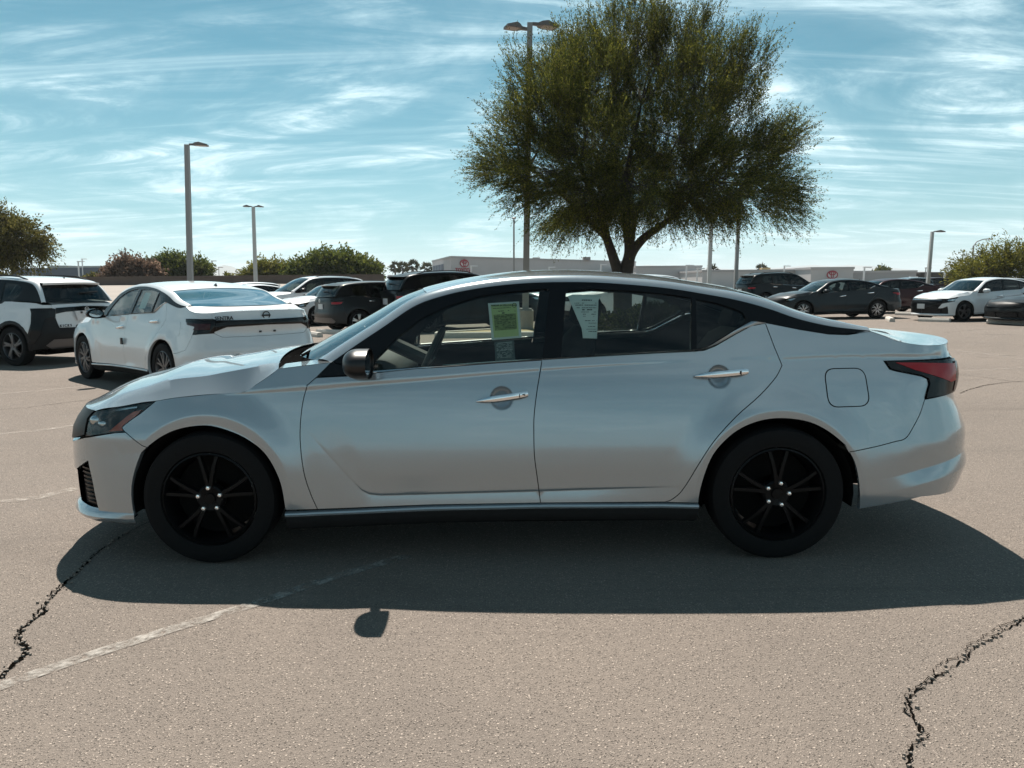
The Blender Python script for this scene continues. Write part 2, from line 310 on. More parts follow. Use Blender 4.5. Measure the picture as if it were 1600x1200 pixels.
class MB:
    """collects geometry for one mesh"""
    def __init__(self): self.v = []; self.f = []; self.n = []; self.k = 0; self.mi = []
    def add(self, v, f, n=None, mi=0):
        v = np.asarray(v, float).reshape(-1, 3)
        self.v.append(v); self.f += [tuple(int(i) + self.k for i in q) for q in f]
        self.n.append(np.full(v.shape, np.nan) if n is None else np.asarray(n, float)); self.k += len(v)
        self.mi += [mi] * len(f)
        return self
    def box(self, lo, hi, mi=0, m=None):
        x0, y0, z0 = lo; x1, y1, z1 = hi
        v = np.array([(x0,y0,z0),(x1,y0,z0),(x1,y1,z0),(x0,y1,z0),(x0,y0,z1),(x1,y0,z1),(x1,y1,z1),(x0,y1,z1)], float)
        if m is not None: v = np.array([m @ Vector(p) for p in v])
        return self.add(v, [(3,2,1,0),(4,5,6,7),(0,1,5,4),(1,2,6,5),(2,3,7,6),(3,0,4,7)], mi=mi)
    def grid(self, P, n=None, flip=False, mi=0, close=False):
        P = np.asarray(P, float); a, b = P.shape[:2]; f = []
        for i in range(a - 1):
            for j in range(b - (0 if close else 1)):
                j2 = (j + 1) % b
                q = (i*b + j, i*b + j2, (i+1)*b + j2, (i+1)*b + j)
                f.append(q[::-1] if flip else q)
        return self.add(P.reshape(-1, 3), f, None if n is None else np.asarray(n).reshape(-1, 3), mi)
    def tube(self, pts, r, seg=8, cap=True, mi=0):
        pts = [Vector(p) for p in pts]; rr = [r] * len(pts) if np.isscalar(r) else list(r)
        rings = []; up = None
        for i, p in enumerate(pts):
            t = (pts[min(i + 1, len(pts) - 1)] - pts[max(i - 1, 0)]).normalized()
            if up is None: up = Vector((0, 0, 1)) if abs(t.z) < .9 else Vector((1, 0, 0))
            a = t.cross(up).normalized(); b = a.cross(t).normalized(); up = b
            rings.append([p + (a * math.cos(2*math.pi*k/seg) + b * math.sin(2*math.pi*k/seg)) * rr[i] for k in range(seg)])
        k0 = self.k
        self.grid(np.array([[tuple(q) for q in g] for g in rings]), close=True, mi=mi)
        if cap:
            n = len(rings)
            self.f.append(tuple(k0 + j for j in range(seg))[::-1]); self.mi.append(mi)
            self.f.append(tuple(k0 + (n-1)*seg + j for j in range(seg))); self.mi.append(mi)
        return self
    def lathe(self, prof, axis='z', seg=24, c=(0, 0, 0), mi=0, flip=False):
        P = []
        for k in range(seg):
            a = 2 * math.pi * k / seg
            row = []
            for r, h in prof:
                if axis == 'z': row.append((c[0] + r*math.cos(a), c[1] + r*math.sin(a), c[2] + h))
                elif axis == 'y': row.append((c[0] + r*math.cos(a), c[1] + h, c[2] + r*math.sin(a)))
                else: row.append((c[0] + h, c[1] + r*math.cos(a), c[2] + r*math.sin(a)))
            P.append(row)
        P = np.swapaxes(np.array(P), 0, 1)
        return self.grid(P, close=True, mi=mi, flip=flip)
    def prism(self, poly, h0, h1, fn, mi=0):
        """polygon (a, b) extruded along a third axis; fn(a, b, h) -> xyz"""
        n = len(poly)
        v = [fn(a, b, h0) for a, b in poly] + [fn(a, b, h1) for a, b in poly]
        f = [tuple(range(n))[::-1], tuple(range(n, 2*n))] + [(i, (i+1) % n, n + (i+1) % n, n + i) for i in range(n)]
        return self.add(v, f, mi=mi)
    def scale(self, s):
        self.v = [v * np.asarray(s, float) for v in self.v]; return self
    def build(self, name, mat, parent=None, smooth=True, angle=35, kind=None, loc=None):
        v = np.concatenate(self.v) if self.v else np.zeros((0, 3))
        me = bpy.data.meshes.new(name); me.from_pydata([tuple(p) for p in v], [], self.f)
        mats = mat if isinstance(mat, (list, tuple)) else [mat]
        for m in mats: me.materials.append(m)
        if len(mats) > 1: me.polygons.foreach_set('material_index', np.array(self.mi, np.int32))
        me.update()
        nn = np.concatenate(self.n) if self.n else None
        if smooth:
            if nn is not None and np.isfinite(nn).any():
                me.polygons.foreach_set('use_smooth', np.ones(len(me.polygons), bool))
                vn = np.zeros((len(v), 3)); me.vertices.foreach_get('normal', vn.ravel()) if False else None
                vn = np.array([tuple(x.vector) for x in me.vertex_normals]) if len(v) else vn
                nn = np.where(np.isfinite(nn), nn, vn)
                me.normals_split_custom_set_from_vertices([tuple(p) for p in nn])
            else:
                me.polygons.foreach_set('use_smooth', np.ones(len(me.polygons), bool))
                me.set_sharp_from_angle(angle=R(angle))
        o = link(name, me, parent)
        if loc is not None: o.location = loc
        if kind: o['kind'] = kind
        return o

def big_mesh(name, v, faces_flat, per, mat, parent=None, smooth=False, mat_idx=None):
    """fast mesh from flat arrays, every face with `per` corners"""
    me = bpy.data.meshes.new(name); nf = len(faces_flat) // per
    me.vertices.add(len(v)); me.vertices.foreach_set('co', np.asarray(v, np.float32).ravel())
    me.loops.add(len(faces_flat)); me.loops.foreach_set('vertex_index', np.asarray(faces_flat, np.int32))
    me.polygons.add(nf); me.polygons.foreach_set('loop_start', np.arange(nf, dtype=np.int32) * per)
    for m in (mat if isinstance(mat, (list, tuple)) else [mat]): me.materials.append(m)
    if mat_idx is not None: me.polygons.foreach_set('material_index', np.asarray(mat_idx, np.int32))
    if smooth: me.polygons.foreach_set('use_smooth', np.ones(nf, bool))
    me.update(calc_edges=True); me.validate()
    return link(name, me, parent)

def catmull(pts, n=6):
    p = np.asarray(pts, float)
    if len(p) < 3: return p
    q = np.vstack([2*p[0] - p[1], p, 2*p[-1] - p[-2]]); out = []
    for i in range(1, len(q) - 2):
        for k in range(n):
            t = k / n
            # centripetal-ish: scale tangents by chord lengths to avoid overshoot
            d1 = np.linalg.norm(q[i+1] - q[i]); d0 = np.linalg.norm(q[i] - q[i-1]); d2 = np.linalg.norm(q[i+2] - q[i+1])
            m0 = (q[i+1] - q[i-1]) / (d0 + d1) * d1; m1 = (q[i+2] - q[i]) / (d1 + d2) * d1
            out.append((2*t**3 - 3*t**2 + 1)*q[i] + (t**3 - 2*t**2 + t)*m0 + (-2*t**3 + 3*t**2)*q[i+1] + (t**3 - t**2)*m1)
    out.append(p[-1]); return np.array(out)
def sm(*pts, n=4): return catmull(pts, n)
def poly(*segs):
    out = []
    for s in segs:
        for p in np.asarray(s, float).reshape(-1, 2):
            if not out or np.hypot(*(p - out[-1])) > 1e-4: out.append(p)
    if np.hypot(*(out[0] - out[-1])) < 1e-4: out.pop()
    return np.array(out)
def area(p): x, y = p[:, 0], p[:, 1]; return 0.5 * np.sum(x*np.roll(y, -1) - np.roll(x, -1)*y)
def resample(p, res):
    out = []
    for a, b in zip(p, np.roll(p, -1, axis=0)):
        n = max(1, int(math.ceil(np.hypot(*(b - a)) / res)))
        out += [a + (b - a) * k / n for k in range(n)]
    return np.array(out)
def inset_poly(p, g):
    if g == 0: return p
    a = np.roll(p, 1, axis=0); b = np.roll(p, -1, axis=0)
    d1 = p - a; d2 = b - p
    n1 = np.stack([-d1[:, 1], d1[:, 0]], -1); n1 /= np.linalg.norm(n1, axis=1)[:, None] + 1e-12
    n2 = np.stack([-d2[:, 1], d2[:, 0]], -1); n2 /= np.linalg.norm(n2, axis=1)[:, None] + 1e-12
    m = n1 + n2; l = np.maximum((m * m).sum(1), 0.5)
    return p + m * (2 * g / l)[:, None]
def inside(pts, p):
    x, y = pts[:, 0][:, None], pts[:, 1][:, None]
    x0, y0 = p[:, 0][None], p[:, 1][None]; x1, y1 = np.roll(p[:, 0], -1)[None], np.roll(p[:, 1], -1)[None]
    c = ((y0 > y) != (y1 > y)) & (x < (x1 - x0) * (y - y0) / (y1 - y0 + 1e-15) + x0)
    return c.sum(1) % 2 == 1
def seg_dist(pts, p):
    a = p[None]; b = np.roll(p, -1, axis=0)[None]; q = pts[:, None]
    ab = b - a; t = np.clip(((q - a)*ab).sum(-1) / ((ab*ab).sum(-1) + 1e-15), 0, 1)
    return np.sqrt((((a + ab*t[..., None]) - q)**2).sum(-1)).min(1)

def fn_normal(fn, s, z):
    e = 0.003
    a = fn(s + e, z) - fn(s - e, z); b = fn(s, z + e) - fn(s, z - e)
    a[..., 1] *= -1; b[..., 1] *= -1
    n = np.cross(a, b); return n / (np.linalg.norm(n, axis=-1)[..., None] + 1e-12)

def panel_into(mb, pl, fn, res=.05, off=0., depth=.02, gap=.002, holes=(), mirror=False, mi=0, feat=None):
    """fill the polygon pl, given in the surface's own coordinates, with triangles lying on the surface"""
    pl = np.asarray(pl, float)
    if area(pl) < 0: pl = pl[::-1]
    pl = resample(inset_poly(pl, gap), res)
    hs = []
    for h in holes:
        h = np.asarray(h, float)
        if area(h) < 0: h = h[::-1]
        hs.append(resample(inset_poly(h, -gap), res))
    lo = pl.min(0); hi = pl.max(0)
    gx = np.arange(lo[0] + res*.5, hi[0], res); gz = np.arange(lo[1] + res*.5, hi[1], res)
    g = np.array([(a + (res*.5 if j % 2 else 0), b) for j, b in enumerate(gz) for a in gx]).reshape(-1, 2)
    if len(g):
        k = inside(g, pl) & (seg_dist(g, pl) > res*.45)
        for h in hs: k &= ~inside(g, h) & (seg_dist(g, h) > res*.45)
        g = g[k]
    if feat:
        q = np.vstack(feat); k = (q > lo).all(1) & (q < hi).all(1); q = q[k]
        if len(q):
            k = inside(q, pl) & (seg_dist(q, pl) > .004)
            for h in hs: k &= ~inside(q, h) & (seg_dist(q, h) > .004)
            q = q[k]
            if len(q) and len(g): g = g[(np.hypot(g[:, None, 0] - q[None, :, 0], g[:, None, 1] - q[None, :, 1]).min(1) > .012)]
            g = np.vstack([g, q]) if len(g) else q
    loops = [pl] + hs; allp = np.vstack(loops + [g]); edges = []; k0 = 0
    for l in loops:
        edges += [(k0 + i, k0 + (i+1) % len(l)) for i in range(len(l))]; k0 += len(l)
    vs, es, fs, ov, oe, of = delaunay_2d_cdt([Vector(p) for p in allp], edges, [], 0, 1e-6)
    V = np.array([tuple(v) for v in vs]); T = np.array([f for f in fs if len(f) == 3])
    c = V[T].mean(1); k = inside(c, pl)
    for h in hs: k &= ~inside(c, h)
    T = T[k]
    a2 = np.cross(V[T[:, 1]] - V[T[:, 0]], V[T[:, 2]] - V[T[:, 0]]); T[a2 < 0] = T[a2 < 0][:, ::-1]
    def lift(q):
        p = fn(q[:, 0], q[:, 1]).copy(); n = fn_normal(fn, q[:, 0], q[:, 1]); p[:, 1] *= -1
        return p, n
    p, n = lift(V); top = p + n * (off if np.isscalar(off) else off(V)[:, None])
    sg = np.array([1, -1, 1.]) if mirror else np.ones(3)
    T2 = T[:, ::-1] if mirror else T
    mb.add(top * sg, T2, n * sg, mi)
    if depth:
        for li, l in enumerate(loops):
            p, n = lift(l); o_ = off if np.isscalar(off) else off(l)[:, None]
            t = np.roll(p, -1, axis=0) - np.roll(p, 1, axis=0); m = np.cross(t, n); m /= np.linalg.norm(m, axis=1)[:, None] + 1e-12
            if li: pass
            A = p + n*o_; B = p + n*(o_ - depth); nn = len(l)
            f = [(i, nn + i, nn + (i+1) % nn, (i+1) % nn) for i in range(nn)]
            if mirror: f = [q[::-1] for q in f]
            mb.add(np.vstack([A, B]) * sg, f, np.vstack([m, m]) * sg, mi)
    return mb

def text_mesh(body, size, depth=0.0, bold=False):
    cu = bpy.data.curves.new('lettering', 'FONT'); cu.body = body; cu.size = size; cu.extrude = depth
    cu.align_x = 'CENTER'; cu.align_y = 'CENTER'; cu.resolution_u = 2
    if bold: cu.offset = size * 0.02
    o = bpy.data.objects.new('lettering', cu); COL.objects.link(o)
    dg = bpy.context.evaluated_depsgraph_get(); me = bpy.data.meshes.new_from_object(o.evaluated_get(dg))
    bpy.data.objects.remove(o); bpy.data.curves.remove(cu)
    return me
def resample_line(pts, n):
    p = np.asarray(pts, float); d = np.r_[0, np.cumsum(np.linalg.norm(np.diff(p, axis=0), axis=1))]
    t = np.linspace(0, d[-1], n)
    return np.stack([np.interp(t, d, p[:, k]) for k in range(p.shape[1])], -1)

# ---------------------------------------------------------------- materials
def new_mat(name):
    m = bpy.data.materials.new(name); m.use_nodes = True
    return m, m.node_tree.nodes, m.node_tree.links, m.node_tree.nodes['Principled BSDF']
def setp(b, **k):
    for a, v in k.items():
        a = a.replace('_', ' ')
        for i in b.inputs:
            if i.name.lower() == a.lower():
                i.default_value = (*v, 1) if isinstance(v, tuple) and len(v) == 3 else v
def simple(name, col, rough=.5, metallic=0., noise=0.0, nscale=8., bump=0., **k):
    """plain surface with a little procedural variation in colour and gloss"""
    m, n, l, b = new_mat(name)
    setp(b, base_color=tuple(col), roughness=rough, metallic=metallic, **k)
    if noise or bump:
        tc = n.new('ShaderNodeTexCoord'); t = n.new('ShaderNodeTexNoise'); l.new(tc.outputs['Object'], t.inputs['Vector'])
        t.inputs['Scale'].default_value = nscale; t.inputs['Detail'].default_value = 6
        if noise:
            mx = n.new('ShaderNodeMix'); mx.data_type = 'RGBA'; l.new(t.outputs['Fac'], mx.inputs['Factor'])
            mx.inputs['A'].default_value = (*[c*(1 - noise) for c in col], 1); mx.inputs['B'].default_value = (*[min(1, c*(1 + noise)) for c in col], 1)
            l.new(mx.outputs['Result'], b.inputs['Base Color'])
        if bump:
            bp = n.new('ShaderNodeBump'); bp.inputs['Strength'].default_value = bump; bp.inputs['Distance'].default_value = .01
            l.new(t.outputs['Fac'], bp.inputs['Height']); l.new(bp.outputs[0], b.inputs['Normal'])
    return m
def paint(name, col, metallic=0.0, rough=.35, coat=1.0, dust=.06):
    m, n, l, b = new_mat(name)
    setp(b, base_color=tuple(col), roughness=rough, metallic=metallic, coat_weight=coat, coat_roughness=.03, coat_ior=1.5, specular_ior_level=.5 if coat > .5 else .15)
    tc = n.new('ShaderNodeTexCoord'); t = n.new('ShaderNodeTexNoise'); l.new(tc.outputs['Object'], t.inputs['Vector'])
    t.inputs['Scale'].default_value = 3.0; t.inputs['Detail'].default_value = 8; t.inputs['Roughness'].default_value = .65
    mr = n.new('ShaderNodeMapRange'); l.new(t.outputs['Fac'], mr.inputs[0]); mr.inputs[1].default_value = .35; mr.inputs[2].default_value = .75
    mr.inputs[3].default_value = .02; mr.inputs[4].default_value = .02 + dust; l.new(mr.outputs[0], b.inputs['Coat Roughness'])
    if metallic > .3:                                   # metallic flake
        v = n.new('ShaderNodeTexVoronoi'); l.new(tc.outputs['Object'], v.inputs['Vector']); v.inputs['Scale'].default_value = 900
        mx = n.new('ShaderNodeMix'); mx.data_type = 'RGBA'; mx.inputs['Factor'].default_value = .05
        mx.inputs['A'].default_value = (*col, 1); l.new(v.outputs['Color'], mx.inputs['B']); l.new(mx.outputs['Result'], b.inputs['Base Color'])
    return m
def glass(name, tint, rough=0.0, ior=1.5, refl=1.0):
    m, n, l, b = new_mat(name); n.remove(b)
    out = n['Material Output']; tr = n.new('ShaderNodeBsdfTransparent'); tr.inputs[0].default_value = (*tint, 1)
    gl = n.new('ShaderNodeBsdfGlossy'); gl.inputs['Roughness'].default_value = rough
    fr = n.new('ShaderNodeFresnel'); fr.inputs[0].default_value = ior
    mu = n.new('ShaderNodeMath'); mu.operation = 'MULTIPLY'; mu.inputs[1].default_value = refl; l.new(fr.outputs[0], mu.inputs[0])
    mx = n.new('ShaderNodeMixShader'); l.new(mu.outputs[0], mx.inputs[0]); l.new(tr.outputs[0], mx.inputs[1]); l.new(gl.outputs[0], mx.inputs[2])
    l.new(mx.outputs[0], out.inputs[0]); return m

M = {}
M['silver'] = paint('silver paint', (.315, .352, .375), .55, .21, dust=.012)
M['white'] = paint('white paint', (.62, .63, .64), 0.0, .4)
M['white_tri'] = paint('pearl white paint', (.57, .59, .60), 0.0, .38)
M['charcoal'] = paint('charcoal paint', (.013, .016, .018), .2, .35, coat=.30)
M['black'] = paint('black paint', (.004, .004, .0045), 0.0, .3, coat=.22)
M['maroon'] = paint('dark maroon paint', (.026, .004, .005), .2, .32, coat=.25)
M['dark_blue'] = paint('dark slate paint', (.010, .016, .020), .2, .3, coat=.3)
M['gloss_black'] = simple('gloss black trim', (.004, .004, .005), .25, specular_ior_level=.22)
M['satin_black'] = simple('satin black trim', (.008, .008, .009), .42, specular_ior_level=.22)
M['matte_black'] = simple('matte black plastic', (.006, .006, .006), .8, noise=.2, nscale=40, specular_ior_level=0.0)
M['mirror_cap'] = simple('satin black mirror cap', (.010, .009, .009), .34, specular_ior_level=.4)
M['rocker'] = simple('dark rocker plastic', (.020, .021, .022), .85, noise=.2, nscale=20, specular_ior_level=.1)
M['void'] = simple('dark underbody', (.005, .005, .005), .9, specular_ior_level=.1)
M['rubber'] = simple('tyre rubber', (.005, .005, .0055), .8, noise=.25, nscale=30, bump=.2, specular_ior_level=.2)
M['rim_black'] = simple('black alloy', (.003, .003, .0035), .40, specular_ior_level=.16)
M['alloy'] = simple('machined alloy', (.55, .56, .57), .28, 1.0)
M['alloy_dark'] = simple('dark alloy', (.12, .12, .125), .35, .8)
M['chrome'] = simple('chrome', (.82, .83, .84), .06, 1.0)
M['nut'] = simple('bright lug nut', (.95, .95, .95), .22, .9)
M['bright_trim'] = simple('brushed window trim', (.55, .57, .58), .22, 1.0)
M['glass'] = glass('tinted side glass', (.78, .84, .80))
M['glass_dark'] = glass('privacy glass', (.16, .19, .18))
M['glass_sky'] = glass('sun-control rear glass', (.60, .64, .63), refl=5.0)
M['glass_clear'] = glass('windscreen glass', (.70, .77, .75), refl=1.5)
M['lens'] = glass('clear lamp lens', (.92, .94, .94))
M['red_lens'] = simple('red lamp lens', (.30, .008, .012), .16, specular_ior_level=.35)
M['red_dark'] = simple('smoked red lens', (.035, .004, .005), .14, specular_ior_level=.3)
M['smoke'] = simple('smoked lamp housing', (.006, .005, .005), .14, specular_ior_level=.3)
M['amber'] = simple('orange reflector', (.50, .10, .035), .18, coat_weight=.8)
M['reflector'] = simple('lamp reflector', (.42, .45, .46), .16, 1.0)
M['lamp_shell'] = simple('grey lamp bowl', (.05, .06, .06), .3, .2)
M['interior'] = simple('dark cabin trim', (.009, .009, .009), .75, noise=.2, nscale=20)
M['seat'] = simple('charcoal seat cloth', (.012, .012, .013), .9, noise=.3, nscale=60, bump=.3)
M['dash_top'] = simple('dashboard vinyl', (.05, .055, .052), .5)
M['plate'] = simple('number plate', (.55, .57, .58), .4, noise=.1)
M['print'] = simple('dark print', (.03, .03, .03), .6)
M['paper_white'] = simple('white paper', (.80, .84, .81), .8, noise=.04, nscale=30)
M['paper_yellow'] = simple('yellow paper', (.62, .70, .34), .8, noise=.06, nscale=30)
M['paper_green'] = simple('olive print block', (.32, .36, .15), .8, noise=.7, nscale=90)
M['paper_grey'] = simple('grey printed card', (.10, .13, .13), .7, noise=.4, nscale=120)
M['silver_cup'] = M['silver']
# ---------------------------------------------------------------- ground
def asphalt(name, base=(.163, .137, .118)):
    m, n, l, b = new_mat(name)
    tc = n.new('ShaderNodeTexCoord')
    def noise(scale, detail=6, rough=.6, dist=0.0, off=(0, 0, 0), sc=(1, 1, 1)):
        mp = n.new('ShaderNodeMapping'); l.new(tc.outputs['Object'], mp.inputs[0]); mp.inputs['Location'].default_value = off; mp.inputs['Scale'].default_value = sc
        t = n.new('ShaderNodeTexNoise'); l.new(mp.outputs[0], t.inputs['Vector'])
        t.inputs['Scale'].default_value = scale; t.inputs['Detail'].default_value = detail; t.inputs['Roughness'].default_value = rough; t.inputs['Distortion'].default_value = dist
        return t.outputs['Fac']
    def rng_(v, a, b_, c=0., d=1.):
        r = n.new('ShaderNodeMapRange'); l.new(v, r.inputs[0]); r.inputs[1].default_value = a; r.inputs[2].default_value = b_; r.inputs[3].default_value = c; r.inputs[4].default_value = d
        return r.outputs[0]
    def math_(op, a, b_):
        r = n.new('ShaderNodeMath'); r.operation = op
        for i, v in enumerate((a, b_)):
            if isinstance(v, (int, float)): r.inputs[i].default_value = v
            else: l.new(v, r.inputs[i])
        return r.outputs[0]
    def mix(f, a, b_, mode='MIX'):
        r = n.new('ShaderNodeMix'); r.data_type = 'RGBA'; r.blend_type = mode
        if isinstance(f, (int, float)): r.inputs['Factor'].default_value = f
        else: l.new(f, r.inputs['Factor'])
        for k, v in (('A', a), ('B', b_)):
            if isinstance(v, tuple): r.inputs[k].default_value = (*v, 1)
            else: l.new(v, r.inputs[k])
        return r.outputs['Result']
    # broad weathering, patches, fine sand
    big = rng_(noise(.22, 5, .55, .6), .32, .70); mid = rng_(noise(1.4, 7, .62, .4, (5, 2, 0)), .30, .72); fine = noise(26, 5, .7, 0, (1, 9, 0)); fine2 = noise(120, 3, .6, 0, (3, 3, 0))
    col = mix(big, tuple(c*.80 for c in base), tuple(c*1.13 for c in base))
    col = mix(math_('MULTIPLY', mid, .75), col, tuple(c*k for c, k in zip(base, (1.22, 1.20, 1.17))))
    col = mix(rng_(fine, .35, .70, 0, .5), col, tuple(c*.62 for c in base))
    col = mix(rng_(fine2, .40, .68, 0, .45), col, tuple(c*1.35 for c in base))
    # exposed stones: two sizes
    height = None
    for sc_, lo, br, amt in ((95, .26, 2.05, .85), (150, .27, 1.85, .80), (58, .17, 2.4, .95), (240, .28, 1.6, .6)):
        v = n.new('ShaderNodeTexVoronoi'); l.new(tc.outputs['Object'], v.inputs['Vector']); v.inputs['Scale'].default_value = sc_
        sepc = n.new('ShaderNodeSeparateColor'); l.new(v.outputs['Color'], sepc.inputs[0])
        pick = rng_(sepc.outputs[0], .42 if sc_ > 50 else .74, .50 if sc_ > 50 else .80); body = rng_(v.outputs['Distance'], lo + .13, lo, 0, 1)
        k = math_('MULTIPLY', pick, body)
        stone = mix(sepc.outputs[1], tuple(c*br*.78 for c in base), tuple(c*br*f for c, f in zip(base, (1.12, 1.12, 1.10))))
        col = mix(math_('MULTIPLY', k, amt), col, stone)
        height = k if height is None else math_('ADD', height, math_('MULTIPLY', k, .8))
    pv = n.new('ShaderNodeTexVoronoi'); l.new(tc.outputs['Object'], pv.inputs['Vector']); pv.inputs['Scale'].default_value = 110
    psp = n.new('ShaderNodeSeparateColor'); l.new(pv.outputs['Color'], psp.inputs[0])
    pit = math_('MULTIPLY', rng_(psp.outputs[2], .80, .86), rng_(pv.outputs['Distance'], .34, .20, 0, 1)); col = mix(math_('MULTIPLY', pit, .6), col, tuple(c*.30 for c in base))
    height = math_('SUBTRACT', height, math_('MULTIPLY', pit, 1.2))
    # drips of oil and dark tyre scuffs
    st = rng_(noise(.55, 4, .5, .3, (11, 4, 0), (1, 1.6, 1)), .60, .76, 0, .38); col = mix(st, col, tuple(c*.45 for c in base))
    sk = rng_(noise(.8, 3, .5, 1.2, (2, 8, 0), (.25, 3.0, 1)), .60, .74, 0, .26); col = mix(sk, col, tuple(c*.45 for c in base))
    l.new(col, b.inputs['Base Color']); setp(b, roughness=.88, specular_ior_level=.25)
    hh = math_('ADD', math_('MULTIPLY', height, .6), math_('ADD', math_('MULTIPLY', fine, 1.0), math_('MULTIPLY', fine2, .7)))
    bp = n.new('ShaderNodeBump'); bp.inputs['Strength'].default_value = .9; bp.inputs['Distance'].default_value = .007
    l.new(hh, bp.inputs['Height']); l.new(bp.outputs[0], b.inputs['Normal'])
    return m
M['asphalt'] = asphalt('weathered asphalt')
M['crack'] = simple('crack depth shade', (.004, .0035, .003), 1.0, noise=.4, nscale=60, specular_ior_level=0.0)  # near-black colour stands in for the shade down an open crack
M['chip'] = simple('broken asphalt chips', (.19, .16, .135), .9, noise=.3, nscale=50)
gm = MB()
ext = 8500.0
gx = np.array([-ext, -400, -60, -20, -8, 0, 8, 20, 60, 400, ext]); gy = np.array([-ext, -400, -60, -10, 0, 4, 10, 25, 60, 400, ext])
gm.grid(np.array([[(a, b, 0) for a in gx] for b in gy]))
tag(gm.build('parking_lot', M['asphalt'], smooth=False), kind='structure')

def worn(name, col, lo=.40, hi=.62, scale=14):
    m, n, l, b = new_mat(name); setp(b, base_color=tuple(col), roughness=.85)
    tc = n.new('ShaderNodeTexCoord'); t = n.new('ShaderNodeTexNoise'); l.new(tc.outputs['Object'], t.inputs['Vector'])
    t.inputs['Scale'].default_value = scale; t.inputs['Detail'].default_value = 9; t.inputs['Roughness'].default_value = .75
    r = n.new('ShaderNodeMapRange'); l.new(t.outputs['Fac'], r.inputs[0]); r.inputs[1].default_value = lo; r.inputs[2].default_value = hi
    l.new(r.outputs[0], b.inputs['Alpha']); return m
M['line_paint'] = worn('worn white line paint', (.32, .295, .265), .42, .66)
M['line_faint'] = worn('faded line paint', (.36, .32, .28), .44, .74)
M['tar_line'] = worn('thin dark seam', (.06, .05, .045), .35, .6, 5)

def strip(name, pts, wid, mat, z=.004, kind='structure', jit=0.0, seed=1, sub=.03):
    """ribbon on the ground along a polyline; width may vary along it"""
    r_ = np.random.default_rng(seed); p = np.array([(q[0], q[1]) for q in pts], float); n = max(3, int(np.linalg.norm(np.diff(p, axis=0), axis=1).sum() / sub))
    q = resample_line(p, n); w = np.interp(np.linspace(0, 1, n), np.linspace(0, 1, len(np.atleast_1d(wid))), np.atleast_1d(wid)) if not np.isscalar(wid) else np.full(n, wid)
    if jit:
        q = q + np.cumsum(r_.normal(0, jit*.25, q.shape), 0) * np.sin(np.linspace(0, math.pi, n))[:, None]*.5 + r_.normal(0, jit*.45, q.shape); w = w * np.clip(np.convolve(r_.uniform(.0, 2.1, n), (.3, .5, .3), 'same'), .12, 2.0)
    t = np.gradient(q, axis=0); t /= np.linalg.norm(t, axis=1)[:, None] + 1e-9; nn = np.stack([-t[:, 1], t[:, 0]], -1)
    a = q + nn*w[:, None]/2; b = q - nn*w[:, None]/2
    mb = MB().grid(np.stack([np.c_[a, np.full(n, z)], np.c_[b, np.full(n, z)]], 1), flip=True)
    o = mb.build(name, mat, smooth=False); o['kind'] = kind; return o, q
G_ = lambda pts: [on_ground(*p) for p in pts]
CRACKS = [([(235, 815), (190, 838), (150, 866), (112, 903), (98, 915), (75, 938), (62, 962), (34, 982), (28, 998), (42, 1012), (38, 1026), (10, 1048), (-25, 1085), (-60, 1120)], (.008, .010, .018, .024, .022, .026, .03, .03), .010, 3),
          ([(1690, 930), (1640, 945), (1600, 966), (1556, 990), (1515, 1014), (1512, 1026), (1480, 1042), (1452, 1064), (1428, 1082), (1419, 1094), (1424, 1118), (1440, 1150), (1424, 1168), (1418, 1200), (1400, 1240)], (.010, .012, .016, .014, .018, .02, .022, .022), .008, 5),
          ([(1500, 615), (1516, 609), (1535, 603), (1556, 600), (1580, 597), (1640, 594)], (.02, .03, .025, .02), .016, 8),
          ([(1500, 586), (1540, 590), (1590, 597), (1640, 601)], (.015, .02, .015), .01, 9),
          ([(1475, 520), (1530, 515), (1600, 512), (1660, 508)], (.03, .03, .025), .02, 10),
          ([(-20, 642), (40, 637), (110, 628), (150, 624)], (.02, .02, .015), .02, 11)]
for pts, wid, jit, sd in CRACKS:
    gp_ = G_(pts); o, q = strip('crack', gp_, np.array(wid)*(.34 if sd != 5 else .27), M['crack'], z=.0035, jit=jit, seed=sd, sub=.014)
    if sd < 8:
        strip('crack', [(p[0] + .012*math.sin(3*k_), p[1] + .010*math.cos(2*k_)) for k_, p in enumerate(gp_)], np.array(wid)*(.22 if sd != 5 else .15), M['crack'], z=.0045, jit=jit*1.5, seed=sd + 20, sub=.012)
    r_ = np.random.default_rng(sd + 50)
    if sd < 8:                                                     # crumbled edges along the two near cracks
        ch = MB(); k = 0
        for c in q[::1]:
            if c[1] > 4.2 or r_.random() > .55: continue
            p = c + r_.normal(0, .010, 2); s_ = r_.uniform(.003, .010); a = r_.uniform(0, 6.28); m_ = r_.integers(4, 7)
            ring = [(p[0] + s_*r_.uniform(.6, 1.2)*math.cos(a + 6.283*j/m_), p[1] + s_*r_.uniform(.5, 1.1)*math.sin(a + 6.283*j/m_)) for j in range(m_)]
            ch.add([(x_, y_, .002) for x_, y_ in ring] + [(x_*.75 + p[0]*.25, y_*.75 + p[1]*.25, .004 + s_*.6) for x_, y_ in ring],
                   [(j, (j+1) % m_, m_ + (j+1) % m_, m_ + j) for j in range(m_)] + [tuple(range(m_, 2*m_))])
        ch.build('asphalt_chips', M['chip'], smooth=False)['kind'] = 'stuff'
strip('painted_line', G_([(-60, 1098), (0, 1073), (140, 1025), (280, 980), (400, 944), (520, 903), (640, 868)]), .070, M['line_paint'], z=.004)
